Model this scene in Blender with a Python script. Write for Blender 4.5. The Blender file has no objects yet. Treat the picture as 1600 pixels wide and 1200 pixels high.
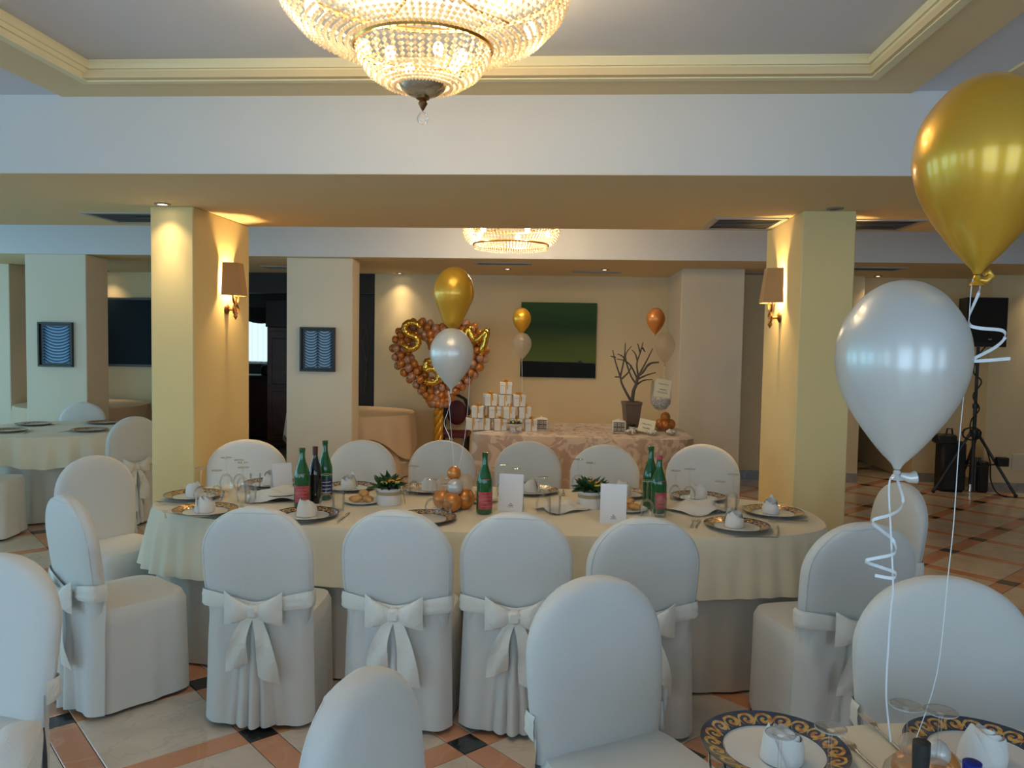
import bpy, bmesh, math, random
from math import sin, cos, pi, sqrt, atan2, radians, exp
from mathutils import Vector, Matrix
random.seed(7)
C = bpy.context.scene.collection
S = bpy.context.scene
# ------------------------------------------------------------------ camera, world, light, exposure
cd = bpy.data.cameras.new('camera'); cam = bpy.data.objects.new('camera', cd); C.objects.link(cam)
RT, UP, FW = (0.997308, 0.071186, 0.017578), (-0.021395, 0.053213, 0.998354), (-0.070134, 0.996043, -0.054592)
cam.matrix_world = Matrix(((RT[0], UP[0], -FW[0], 0), (RT[1], UP[1], -FW[1], 0), (RT[2], UP[2], -FW[2], 1.65), (0, 0, 0, 1)))
cd.sensor_width = 36.0; cd.lens = 36.0 * 1248 / 1600; cd.clip_start = .05; cd.clip_end = 60
S.camera = cam
W = bpy.data.worlds.new('world'); S.world = W; W.use_nodes = True
W.node_tree.nodes['Background'].inputs[0].default_value = (.55, .75, 1, 1)
W.node_tree.nodes['Background'].inputs[1].default_value = .9
S.view_settings.view_transform = 'Standard'; S.view_settings.look = 'None'
S.view_settings.exposure = -0.15; S.view_settings.gamma = 1.0
try: S.view_settings.use_curve_mapping = False
except Exception: pass
S.cycles.max_bounces = 8; S.cycles.transparent_max_bounces = 16
S.cycles.sample_clamp_indirect = 6.0; S.cycles.caustics_reflective = False; S.cycles.caustics_refractive = False

DAY = (.50, .76, 1.0)
WARM = (1.0, .74, .42)
def area(name, loc, rot, sx, sy, power, col):
    l = bpy.data.lights.new(name, 'AREA'); l.shape = 'RECTANGLE'; l.size = sx; l.size_y = sy; l.energy = power; l.color = col
    o = bpy.data.objects.new(name, l); C.objects.link(o); o.location = loc; o.rotation_euler = rot; return o
# daylight standing in the window openings: back wall (y=-2.6) and left wall (x=-9)
WINB = [(-6.4, 1.3), (-3.7, 1.3), (-0.7, 1.8), (1.9, 1.6), (4.7, 1.4)]
WINL = [(-1.2, 1.8), (1.4, 1.8), (4.6, 1.8), (7.4, 1.6)]
WZ0, WZ1 = .30, 2.50
PB, PL = 42, 58
for x, w in WINB: area('window_daylight', (x, -2.58, (WZ0+WZ1)/2), (radians(90), 0, 0), w, WZ1-WZ0, PB*w/1.6, DAY)
for y, w in WINL: area('window_daylight', (-8.98, y, (WZ0+WZ1)/2), (radians(90), 0, radians(-90)), w, WZ1-WZ0, PL*w/1.8, (.32, .73, .97))
def point(name, loc, power, col, r=.03):
    l = bpy.data.lights.new(name, 'POINT'); l.energy = power; l.color = col; l.shadow_soft_size = r
    o = bpy.data.objects.new(name, l); C.objects.link(o); o.location = loc; return o
def spot(name, loc, power, col, ang=75, blend=.9, r=.02):
    l = bpy.data.lights.new(name, 'SPOT'); l.energy = power; l.color = col; l.spot_size = radians(ang); l.spot_blend = blend; l.shadow_soft_size = r
    o = bpy.data.objects.new(name, l); C.objects.link(o); o.location = loc; return o

# ------------------------------------------------------------------ helpers
class MB:
    def __init__(s): s.v = []; s.f = []
    def add(s, vs, fs):
        n = len(s.v); s.v += [tuple(v) for v in vs]; s.f += [tuple(i+n for i in f) for f in fs]; return s
    def box(s, x0, x1, y0, y1, z0, z1):
        return s.add([(x0,y0,z0),(x1,y0,z0),(x1,y1,z0),(x0,y1,z0),(x0,y0,z1),(x1,y0,z1),(x1,y1,z1),(x0,y1,z1)],
                     [(0,3,2,1),(4,5,6,7),(0,1,5,4),(1,2,6,5),(2,3,7,6),(3,0,4,7)])
    def cbox(s, x0, x1, y0, y1, z0, z1, b=.005):
        "box with chamfered edges"
        X, Y, Z = (x0, x1), (y0, y1), (z0, z1); vs = []; idx = {}
        for i in (0,1):
            for j in (0,1):
                for k in (0,1):
                    dx, dy, dz = (b if i == 0 else -b), (b if j == 0 else -b), (b if k == 0 else -b)
                    for a, p in enumerate(((X[i], Y[j]+dy, Z[k]+dz), (X[i]+dx, Y[j], Z[k]+dz), (X[i]+dx, Y[j]+dy, Z[k]))):
                        idx[i,j,k,a] = len(vs); vs.append(p)
        fs = []
        q = [(0,0),(1,0),(1,1),(0,1)]
        for e in (0,1):
            fs.append([idx[e,a,b2,0] for a,b2 in (q if e else q[::-1])])
            fs.append([idx[a,e,b2,1] for a,b2 in (q[::-1] if e else q)])
            fs.append([idx[a,b2,e,2] for a,b2 in (q if e else q[::-1])])
        for a in (0,1):
            for b2 in (0,1):
                fs.append([idx[a,b2,0,0],idx[a,b2,1,0],idx[a,b2,1,1],idx[a,b2,0,1]])
                fs.append([idx[0,a,b2,1],idx[1,a,b2,1],idx[1,a,b2,2],idx[0,a,b2,2]])
                fs.append([idx[a,0,b2,0],idx[a,1,b2,0],idx[a,1,b2,2],idx[a,0,b2,2]])
        for i in (0,1):
            for j in (0,1):
                for k in (0,1): fs.append([idx[i,j,k,0],idx[i,j,k,1],idx[i,j,k,2]])
        return s.add(vs, fs)
    def grid(s, fn, nu, nv, cu=False, cv=False):
        vs = [fn(i/(nu if cu else nu-1), j/(nv if cv else nv-1)) for j in range(nv) for i in range(nu)]
        fs = []
        for j in range(nv if cv else nv-1):
            for i in range(nu if cu else nu-1):
                a, b = i, (i+1) % nu; c, d = j*nu, ((j+1) % nv)*nu
                fs.append((a+c, b+c, b+d, a+d))
        return s.add(vs, fs)
    def lathe(s, prof, n=24, c=(0,0,0), fn=None):
        vs = []; fs = []; rows = []
        for r, z in prof:
            if r < 1e-6:
                rows.append([len(vs)]); vs.append((c[0], c[1], c[2]+z))
            else:
                row = []
                for i in range(n):
                    a = 2*pi*i/n; rr = fn(r, z, a) if fn else r
                    row.append(len(vs)); vs.append((c[0]+rr*cos(a), c[1]+rr*sin(a), c[2]+z))
                rows.append(row)
        for p, q in zip(rows, rows[1:]):
            for i in range(n):
                j = (i+1) % n
                if len(p) == 1 and len(q) == 1: continue
                if len(p) == 1: fs.append((p[0], q[i], q[j]) )
                elif len(q) == 1: fs.append((p[i], q[0], p[j]))
                else: fs.append((p[i], q[i], q[j], p[j]))
        return s.add(vs, fs)
    def sphere(s, c, r, n=10, m=6, sc=(1,1,1)):
        pr = [(sin(pi*k/m), -cos(pi*k/m)) for k in range(m+1)]
        vs = []; b = MB().lathe([(0 if k in (0, m) else p[0], p[1]) for k, p in enumerate(pr)], n)
        return s.add([(c[0]+v[0]*r*sc[0], c[1]+v[1]*r*sc[1], c[2]+v[2]*r*sc[2]) for v in b.v], b.f)
    def tube(s, pts, r, n=8, caps=True, flat=1.0):
        pts = [Vector(p) for p in pts]; m = len(pts); rad = r if isinstance(r, (list, tuple)) else [r]*m
        vs = []; fs = []; up = Vector((0.13, .21, .97)); prev = None
        for k, p in enumerate(pts):
            t = (pts[min(k+1, m-1)] - pts[max(k-1, 0)]).normalized()
            if prev is None: a = t.cross(up if abs(t.dot(up)) < .9 else Vector((1, 0, 0))).normalized()
            else: a = (prev - t*prev.dot(t)).normalized()
            prev = a; b = t.cross(a)
            for i in range(n):
                w = 2*pi*i/n; vs.append(p + a*(cos(w)*rad[k]) + b*(sin(w)*rad[k]*flat))
        for k in range(m-1):
            for i in range(n):
                j = (i+1) % n; fs.append((k*n+i, k*n+j, (k+1)*n+j, (k+1)*n+i))
        if caps: fs.append(tuple(range(n))[::-1]); fs.append(tuple(range((m-1)*n, m*n)))
        return s.add(vs, fs)
    def strip(s, pts, w, side=(0,0,1), th=.0006):
        "a thin ribbon of width w along pts, its width lying along side"
        pts = [Vector(p) for p in pts]; sd = Vector(side).normalized(); vs = []; fs = []
        m = len(pts)
        for k, p in enumerate(pts):
            t = (pts[min(k+1, m-1)] - pts[max(k-1, 0)]).normalized(); a = (sd - t*sd.dot(t))
            a = a.normalized() if a.length > 1e-4 else Vector((1,0,0)); b = t.cross(a)*th
            ww = (w[k] if isinstance(w, (list, tuple)) else w)*.5
            vs += [p+a*ww+b, p-a*ww+b, p-a*ww-b, p+a*ww-b]
        for k in range(m-1):
            for i in range(4):
                j = (i+1) % 4; fs.append((4*k+i, 4*k+j, 4*k+4+j, 4*k+4+i))
        fs += [(3,2,1,0), (4*m-4, 4*m-3, 4*m-2, 4*m-1)]
        return s.add(vs, fs)
    def xf(s, M):
        s.v = [tuple(M @ Vector(v)) for v in s.v]; return s
    def join(s, o): return s.add(o.v, o.f)
def mesh(name, mb, mat, smooth=True, ang=40):
    me = bpy.data.meshes.new(name); me.from_pydata(mb.v, [], mb.f); me.update()
    bm = bmesh.new(); bm.from_mesh(me); bmesh.ops.recalc_face_normals(bm, faces=bm.faces[:]); bm.to_mesh(me); bm.free()
    if smooth:
        me.shade_smooth(); me.set_sharp_from_angle(angle=radians(ang))
    if mat: me.materials.append(mat)
    return me
def obj(name, mb, mat, parent=None, smooth=True, loc=None, rot=None, ang=40, kind=None, label=None):
    o = bpy.data.objects.new(name, mb if isinstance(mb, bpy.types.Mesh) else mesh(name, mb, mat, smooth, ang)); C.objects.link(o)
    if parent: o.parent = parent
    if loc: o.location = loc
    if rot: o.rotation_euler = rot
    if kind: o['kind'] = kind
    if label: o['label'] = label
    return o
def struct(name, mb, mat, parent=None, **k): return obj(name, mb, mat, parent, kind='structure', smooth=False, **k)
def tag(o, label, cat, group=None):
    o['label'] = label; o['category'] = cat
    if group: o['group'] = group
    elif 'group' in o: del o['group']
    return o
def thing(name, label, cat, loc=(0,0,0), rz=0, group=None):
    o = bpy.data.objects.new(name, None); C.objects.link(o); o.location = loc; o.rotation_euler = (0,0,rz); o.empty_display_size = .1
    return tag(o, label, cat, group)
def dup(root, label, loc, rz=0, group=None, scale=None):
    def rec(o, par):
        c = o.copy(); C.objects.link(c)
        if par: c.parent = par
        for ch in o.children: rec(ch, c)
        return c
    r = rec(root, None); r.location = loc; r.rotation_euler = (0,0,rz); r['label'] = label
    if group: r['group'] = group
    if scale: r.scale = scale
    return r

# ------------------------------------------------------------------ materials
def mat(name, col, rough=.6, metal=0, bump=0, bscale=60, var=0, vscale=3, var_col=None, spec=.5, sheen=0, coat=0, trans=0, sss=0, alpha=1, emit=None, es=0):
    m = bpy.data.materials.new(name); m.use_nodes = True; nt = m.node_tree; p = nt.nodes['Principled BSDF']; L = nt.links
    p.inputs['Base Color'].default_value = (*col, 1); p.inputs['Roughness'].default_value = rough; p.inputs['Metallic'].default_value = metal
    p.inputs['Specular IOR Level'].default_value = spec; p.inputs['Sheen Weight'].default_value = sheen; p.inputs['Coat Weight'].default_value = coat
    p.inputs['Transmission Weight'].default_value = trans
    if emit: p.inputs['Emission Color'].default_value = (*emit, 1); p.inputs['Emission Strength'].default_value = es
    tc = nt.nodes.new('ShaderNodeTexCoord')
    if var:
        n = nt.nodes.new('ShaderNodeTexNoise'); n.inputs['Scale'].default_value = vscale; n.inputs['Detail'].default_value = 4
        L.new(tc.outputs['Object'], n.inputs['Vector'])
        r = nt.nodes.new('ShaderNodeMix'); r.data_type = 'RGBA'; vc = var_col or tuple(c*(1-var) for c in col)
        r.inputs[6].default_value = (*col, 1); r.inputs[7].default_value = (*vc, 1)
        mr = nt.nodes.new('ShaderNodeMapRange'); mr.inputs[1].default_value = .38; mr.inputs[2].default_value = .68
        L.new(n.outputs['Fac'], mr.inputs[0]); L.new(mr.outputs[0], r.inputs[0]); L.new(r.outputs[2], p.inputs['Base Color'])
    if bump:
        n = nt.nodes.new('ShaderNodeTexNoise'); n.inputs['Scale'].default_value = bscale; n.inputs['Detail'].default_value = 3
        L.new(tc.outputs['Object'], n.inputs['Vector'])
        b = nt.nodes.new('ShaderNodeBump'); b.inputs['Strength'].default_value = bump; b.inputs['Distance'].default_value = .01
        L.new(n.outputs['Fac'], b.inputs['Height']); L.new(b.outputs[0], p.inputs['Normal'])
    return m
def wrinkle(m, scale=9, strength=.22):
    "adds soft creases above the weave of a fabric"
    nt = m.node_tree; p = nt.nodes['Principled BSDF']; tc = nt.nodes.new('ShaderNodeTexCoord'); n = nt.nodes.new('ShaderNodeTexNoise')
    n.inputs['Scale'].default_value = scale; n.inputs['Detail'].default_value = 3; n.inputs['Distortion'].default_value = .8; nt.links.new(tc.outputs['Object'], n.inputs['Vector'])
    b = nt.nodes.new('ShaderNodeBump'); b.inputs['Strength'].default_value = strength; b.inputs['Distance'].default_value = .03; nt.links.new(n.outputs['Fac'], b.inputs['Height'])
    old = p.inputs['Normal'].links[0].from_node; nt.links.new(b.outputs[0], old.inputs['Normal'])
def nodes(name):
    m = bpy.data.materials.new(name); m.use_nodes = True; nt = m.node_tree
    return m, nt, nt.nodes['Principled BSDF'], nt.nodes.new, nt.links.new
def marble(name, c1, c2, vein, rough=.16, scale=2.2):
    m, nt, p, N, L = nodes(name)
    g = N('ShaderNodeNewGeometry'); oi = N('ShaderNodeObjectInfo')
    off = N('ShaderNodeVectorMath'); off.operation = 'MULTIPLY_ADD'; off.inputs[1].default_value = (1,1,1)
    sc = N('ShaderNodeVectorMath'); sc.operation = 'SCALE'; sc.inputs[3].default_value = 9.0
    cv = N('ShaderNodeCombineXYZ'); L(oi.outputs['Random'], cv.inputs[0]); L(oi.outputs['Random'], cv.inputs[1]); L(cv.outputs[0], sc.inputs[0])
    L(g.outputs['Position'], off.inputs[0]); L(sc.outputs[0], off.inputs[2])
    n1 = N('ShaderNodeTexNoise'); n1.inputs['Scale'].default_value = scale; n1.inputs['Detail'].default_value = 6; n1.inputs['Distortion'].default_value = .5; L(off.outputs[0], n1.inputs[0])
    n2 = N('ShaderNodeTexNoise'); n2.inputs['Scale'].default_value = scale*1.7; n2.inputs['Detail'].default_value = 8; n2.inputs['Distortion'].default_value = .9; L(off.outputs[0], n2.inputs[0])
    r1 = N('ShaderNodeMix'); r1.data_type = 'RGBA'; r1.inputs[6].default_value = (*c1, 1); r1.inputs[7].default_value = (*c2, 1)
    mr = N('ShaderNodeMapRange'); mr.inputs[1].default_value = .35; mr.inputs[2].default_value = .65; L(n1.outputs[0], mr.inputs[0]); L(mr.outputs[0], r1.inputs[0])
    cr = N('ShaderNodeValToRGB'); e = cr.color_ramp.elements; e[0].position = .475; e[0].color = (0,0,0,1); e[1].position = .525; e[1].color = (0,0,0,1)
    k = cr.color_ramp.elements.new(.5); k.color = (.45,.45,.45,1); L(n2.outputs[0], cr.inputs[0])
    r2 = N('ShaderNodeMix'); r2.data_type = 'RGBA'; r2.inputs[7].default_value = (*vein, 1); L(r1.outputs[2], r2.inputs[6]); L(cr.outputs[0], r2.inputs[0])
    L(r2.outputs[2], p.inputs['Base Color']); p.inputs['Roughness'].default_value = rough
    return m
M = {}
M['cover'] = mat('slipcover_fabric', (.70, .69, .66), .85, bump=.15, bscale=260, sheen=.25)
M['sash'] = mat('sash_fabric', (.82, .80, .73), .6, bump=.1, bscale=200, sheen=.2)
M['cloth'] = mat('table_linen', (.82, .74, .57), .8, bump=.12, bscale=220, sheen=.15)
M['under'] = mat('under_linen', (.62, .57, .49), .8, bump=.1, bscale=200)
M['beige_cloth'] = mat('beige_linen', (.68, .53, .38), .8, bump=.1, bscale=120)
M['wall'] = mat('wall_plaster', (.78, .635, .40), .9, bump=.04, bscale=90)
M['column'] = mat('column_plaster', (.80, .63, .31), .9, bump=.04, bscale=90)
M['pillar'] = mat('pillar_plaster', (.76, .68, .54), .9, bump=.04, bscale=90)
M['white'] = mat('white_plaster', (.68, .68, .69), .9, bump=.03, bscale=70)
M['tan'] = mat('tan_bounce_plaster', (.76, .61, .36), .9, bump=.03, bscale=70)
M['ceil'] = mat('ceiling_plaster', (.68, .69, .75), .9, bump=.02, bscale=60)
M['mould'] = mat('cream_moulding', (.86, .77, .50), .7)
M['dark'] = mat('dark_wood', (.018, .012, .009), .6, bump=.1, bscale=30)
M['redwood'] = mat('mahogany_wood', (.075, .018, .010), .4, var=.5, vscale=6)
M['black'] = mat('black_plastic', (.012, .012, .013), .5)
M['blackmetal'] = mat('black_metal', (.02, .02, .022), .4)
M['grille'] = mat('speaker_mesh', (.01, .01, .01), .75, bump=.4, bscale=900)
M['steel'] = mat('cutlery_steel', (.62, .60, .56), .22, metal=1)
M['brass'] = mat('aged_brass', (.36, .20, .09), .35, metal=1, var=.5, vscale=30)
M['gilt'] = mat('gilt_metal', (.72, .45, .14), .25, metal=1)
M['nickel'] = mat('nickel_metal', (.66, .62, .54), .22, metal=1)
M['grey_metal'] = mat('grey_painted_metal', (.22, .20, .17), .5)
M['vent_metal'] = mat('vent_metal', (.45, .42, .38), .5)
M['ventdark'] = mat('vent_shadow', (.07, .065, .06), .8)
M['porcelain'] = mat('porcelain', (.80, .80, .78), .12, coat=.4)
M['napkin'] = mat('napkin_linen', (.82, .79, .74), .8, bump=.2, bscale=150, sheen=.2)
M['paper'] = mat('card_paper', (.80, .80, .84), .6)
M['ink'] = mat('grey_ink', (.10, .10, .12), .7)
M['green_glass'] = mat('green_bottle_glass', (.010, .12, .030), .06, trans=.25, coat=.5)
M['wine_glass_dark'] = mat('dark_wine_glass', (.012, .010, .010), .08, coat=.5)
M['red_label'] = mat('red_label', (.40, .025, .04), .5, var=.5, vscale=25, var_col=(.55, .14, .15))
M['blue_label'] = mat('blue_label', (.015, .025, .14), .5, var=.5, vscale=25)
M['brown_foil'] = mat('brown_foil', (.09, .02, .014), .35)
M['blue_foil'] = mat('blue_foil', (.012, .03, .30), .3, metal=.5)
M['bread'] = mat('bread_crust', (.62, .30, .09), .6, bump=.4, bscale=60, var=.4, vscale=20, var_col=(.75, .46, .2))
M['leaf'] = mat('dark_leaf', (.020, .065, .018), .35, var=.5, vscale=14, var_col=(.05, .12, .03))
M['flower_o'] = mat('orange_petal', (.78, .33, .05), .6)
M['flower_y'] = mat('yellow_petal', (.78, .62, .14), .6)
M['burlap'] = mat('tan_ribbon', (.45, .36, .22), .8, bump=.3, bscale=200)
M['ribbon'] = mat('white_ribbon', (.80, .82, .84), .35)
M['gold_ribbon'] = mat('gold_ribbon', (.72, .36, .05), .35, metal=.4)
M['giftwhite'] = mat('white_gift_card', (.76, .75, .74), .6)
M['shade'] = mat('lampshade_linen', (.50, .29, .13), .85, bump=.2, bscale=300)
M['bulb'] = mat('lit_bulb', (1, .9, .7), .5, emit=(1, .80, .50), es=110)
M['downlight'] = mat('lit_lens', (1, .95, .85), .5, emit=(1, .85, .6), es=14)
M['wicker'] = mat('dark_wicker', (.06, .035, .02), .7, bump=.6, bscale=120)
M['mocha'] = mat('mocha_pot', (.16, .11, .085), .6)
M['bark'] = mat('painted_branch', (.085, .065, .055), .8, bump=.4, bscale=60)
M['lace'] = mat('white_filigree', (.72, .70, .66), .6)
M['confetti'] = mat('sugared_almond', (.78, .76, .73), .4)
M['note'] = mat('cream_note_card', (.80, .74, .55), .7)
M['petal'] = mat('dry_petal', (.52, .30, .13), .8)
M['maroon'] = mat('maroon_leather', (.10, .012, .018), .45)
M['frame_black'] = mat('black_frame', (.015, .013, .012), .35)
M['curtain'] = mat('sheer_curtain', (.8, .85, .85), .8, emit=(.70, .92, 1), es=1.1)  # emission stands in for daylight coming through the sheer
M['valance'] = mat('green_valance', (.06, .08, .06), .8)
M['plaque'] = mat('cream_plate', (.72, .64, .50), .5)
M['gold_foil'] = mat('gold_foil', (.85, .55, .10), .16, metal=1, bump=.35, bscale=18)
M['floor_base'] = mat('floor_mortar', (.25, .20, .16), .7)
M['marble'] = marble('pale_marble', (.72, .61, .50), (.60, .50, .40), (.46, .41, .35), scale=3.2)
M['orange'] = marble('orange_marble', (.66, .31, .17), (.56, .25, .13), (.66, .40, .27))
M['blackm'] = marble('black_marble', (.022, .026, .026), (.035, .04, .04), (.06, .065, .065))
M['greymarble'] = marble('grey_marble', (.34, .33, .32), (.22, .22, .22), (.48, .47, .45), rough=.25)
def balloon_mat(name, col, metal, rough, trans=0, tcol=None, clear=.35):
    m, nt, p, N, L = nodes(name)
    p.inputs['Base Color'].default_value = (*col, 1); p.inputs['Metallic'].default_value = metal; p.inputs['Roughness'].default_value = rough
    p.inputs['Coat Weight'].default_value = .6; p.inputs['Coat Roughness'].default_value = .12
    if trans:
        t = N('ShaderNodeBsdfTranslucent'); t.inputs[0].default_value = (*(tcol or col), 1)
        tr = N('ShaderNodeBsdfTransparent'); tr.inputs[0].default_value = (*(tcol or col), 1)
        a = N('ShaderNodeMixShader'); a.inputs[0].default_value = trans; L(p.outputs[0], a.inputs[1]); L(t.outputs[0], a.inputs[2])
        b = N('ShaderNodeMixShader'); b.inputs[0].default_value = trans*clear; L(a.outputs[0], b.inputs[1]); L(tr.outputs[0], b.inputs[2])
        L(b.outputs[0], nt.nodes['Material Output'].inputs[0])
    return m
M['b_gold'] = balloon_mat('gold_latex', (.80, .44, .035), .55, .30, .12, (.9, .5, .08))
M['b_pearl'] = balloon_mat('pearl_latex', (.80, .79, .77), .28, .30, .22, (.85, .82, .76))
M['b_clear'] = balloon_mat('clear_latex', (.72, .64, .54), .1, .2, .6, (.95, .90, .82), 1.0)
M['b_orange'] = balloon_mat('orange_gold_latex', (.74, .28, .06), .35, .30, .12, (.9, .4, .1))
M['b_rose'] = balloon_mat('rose_pearl_latex', (.74, .42, .28), .3, .30, .2, (.9, .55, .4))
def glass_mat():
    m, nt, p, N, L = nodes('clear_glass'); nt.nodes.remove(p)
    t = N('ShaderNodeBsdfTransparent'); t.inputs[0].default_value = (1, 1, 1, 1)
    g = N('ShaderNodeBsdfGlossy'); g.inputs['Roughness'].default_value = .04
    f = N('ShaderNodeLayerWeight'); f.inputs[0].default_value = .30
    mr = N('ShaderNodeMapRange'); mr.inputs[3].default_value = .02; mr.inputs[4].default_value = .5; L(f.outputs['Fresnel'], mr.inputs[0])
    x = N('ShaderNodeMixShader'); L(mr.outputs[0], x.inputs[0]); L(t.outputs[0], x.inputs[1]); L(g.outputs[0], x.inputs[2]); L(x.outputs[0], nt.nodes['Material Output'].inputs[0])
    return m
M['glass'] = glass_mat()
M['glass_edge_glint'] = mat('glass_edge_glint', (.80, .84, .86), .08, trans=.5)  # whitish ring round the glass foot paints its bright edge highlight
wrinkle(M['cover'], 7, .20); wrinkle(M['sash'], 14, .3); wrinkle(M['cloth'], 5, .15)
def bead_mat():
    m, nt, p, N, L = nodes('crystal_bead'); p.inputs['Base Color'].default_value = (.9, .82, .66, 1); p.inputs['Roughness'].default_value = .12
    t = N('ShaderNodeBsdfTranslucent'); t.inputs[0].default_value = (1, .86, .62, 1)
    x = N('ShaderNodeMixShader'); x.inputs[0].default_value = .55; L(p.outputs[0], x.inputs[1]); L(t.outputs[0], x.inputs[2]); L(x.outputs[0], nt.nodes['Material Output'].inputs[0])
    return m
M['bead'] = bead_mat()
def rim_mat():
    "navy plate rim with a running scroll in ochre and orange: a repeating spiral in polar coordinates"
    m, nt, p, N, L = nodes('scroll_rim')
    def mth(op, a, b=None, c=None):
        n = N('ShaderNodeMath'); n.operation = op
        for i, v in enumerate((a, b, c)):
            if v is None: continue
            if isinstance(v, (int, float)): n.inputs[i].default_value = v
            else: L(v, n.inputs[i])
        return n.outputs[0]
    tc = N('ShaderNodeTexCoord'); sx = N('ShaderNodeSeparateXYZ'); L(tc.outputs['Object'], sx.inputs[0])
    X, Y = sx.outputs[0], sx.outputs[1]
    ang = mth('ARCTAN2', Y, X); rad = mth('SQRT', mth('ADD', mth('MULTIPLY', X, X), mth('MULTIPLY', Y, Y)))
    u = mth('SUBTRACT', mth('FRACT', mth('MULTIPLY', ang, 20/(2*pi))), .5)
    v = mth('DIVIDE', mth('SUBTRACT', rad, .129), .042)
    rho = mth('SQRT', mth('ADD', mth('MULTIPLY', u, u), mth('MULTIPLY', v, v))); phi = mth('ARCTAN2', v, u)
    sp = mth('SINE', mth('ADD', mth('MULTIPLY', rho, 15.0), phi))
    edge = mth('MULTIPLY', mth('GREATER_THAN', sp, -.25), mth('LESS_THAN', rho, .47))
    # the wave that links one curl to the next
    wv = mth('SUBTRACT', v, mth('MULTIPLY', mth('SINE', mth('MULTIPLY', u, 2*pi)), .30))
    link = mth('MULTIPLY', mth('LESS_THAN', mth('ABSOLUTE', wv), .13), mth('GREATER_THAN', rho, .40))
    band = mth('MAXIMUM', edge, link)
    n = N('ShaderNodeTexNoise'); n.inputs['Scale'].default_value = 70; L(tc.outputs['Object'], n.inputs['Vector'])
    oc = N('ShaderNodeMix'); oc.data_type = 'RGBA'; oc.inputs[6].default_value = (.62, .40, .12, 1); oc.inputs[7].default_value = (.48, .17, .05, 1)
    mr = N('ShaderNodeMapRange'); mr.inputs[1].default_value = .45; mr.inputs[2].default_value = .62; L(n.outputs[0], mr.inputs[0]); L(mr.outputs[0], oc.inputs[0])
    c = N('ShaderNodeMix'); c.data_type = 'RGBA'; c.inputs[6].default_value = (.035, .05, .085, 1); L(oc.outputs[2], c.inputs[7]); L(band, c.inputs[0])
    L(c.outputs[2], p.inputs['Base Color']); p.inputs['Roughness'].default_value = .15; p.inputs['Coat Weight'].default_value = .4
    return m
M['rim'] = rim_mat()
def damask_mat():
    m, nt, p, N, L = nodes('damask_satin')
    tc = N('ShaderNodeTexCoord'); n = N('ShaderNodeTexNoise'); n.inputs['Scale'].default_value = 7; n.inputs['Detail'].default_value = 1.5; n.inputs['Distortion'].default_value = 1.5; L(tc.outputs['Object'], n.inputs[0])
    cr = N('ShaderNodeValToRGB'); e = cr.color_ramp.elements; e[0].position = .47; e[0].color = (.70, .56, .43, 1); e[1].position = .53; e[1].color = (.50, .36, .27, 1); L(n.outputs[0], cr.inputs[0]); L(cr.outputs[0], p.inputs['Base Color'])
    p.inputs['Roughness'].default_value = .45; p.inputs['Sheen Weight'].default_value = .3
    return m
M['damask'] = damask_mat()
def art_green():
    m, nt, p, N, L = nodes('green_painting')
    tc = N('ShaderNodeTexCoord'); sx = N('ShaderNodeSeparateXYZ'); L(tc.outputs['Object'], sx.inputs[0])
    mp = N('ShaderNodeMapping'); mp.inputs['Scale'].default_value = (.8, 1, 9); L(tc.outputs['Object'], mp.inputs[0])
    n = N('ShaderNodeTexNoise'); n.inputs['Scale'].default_value = 1.6; L(mp.outputs[0], n.inputs[0])
    ad = N('ShaderNodeMath'); ad.operation = 'MULTIPLY_ADD'; ad.inputs[1].default_value = .10; L(n.outputs[0], ad.inputs[0]); L(sx.outputs[2], ad.inputs[2])
    cr = N('ShaderNodeValToRGB'); e = cr.color_ramp.elements
    e[0].position = .246; e[0].color = (.008, .014, .018, 1); e[1].position = 1.0; e[1].color = (.050, .115, .045, 1)
    for pos, c in ((.256, (.115, .16, .05, 1)), (.45, (.095, .145, .05, 1)), (.60, (.055, .10, .045, 1)), (.72, (.030, .07, .038, 1)), (.85, (.036, .095, .040, 1))):
        k = e.new(pos); k.color = c
    L(ad.outputs[0], cr.inputs[0]); L(cr.outputs[0], p.inputs['Base Color']); p.inputs['Roughness'].default_value = .6; p.inputs['Specular IOR Level'].default_value = .12
    return m
M['art_green'] = art_green()
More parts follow.
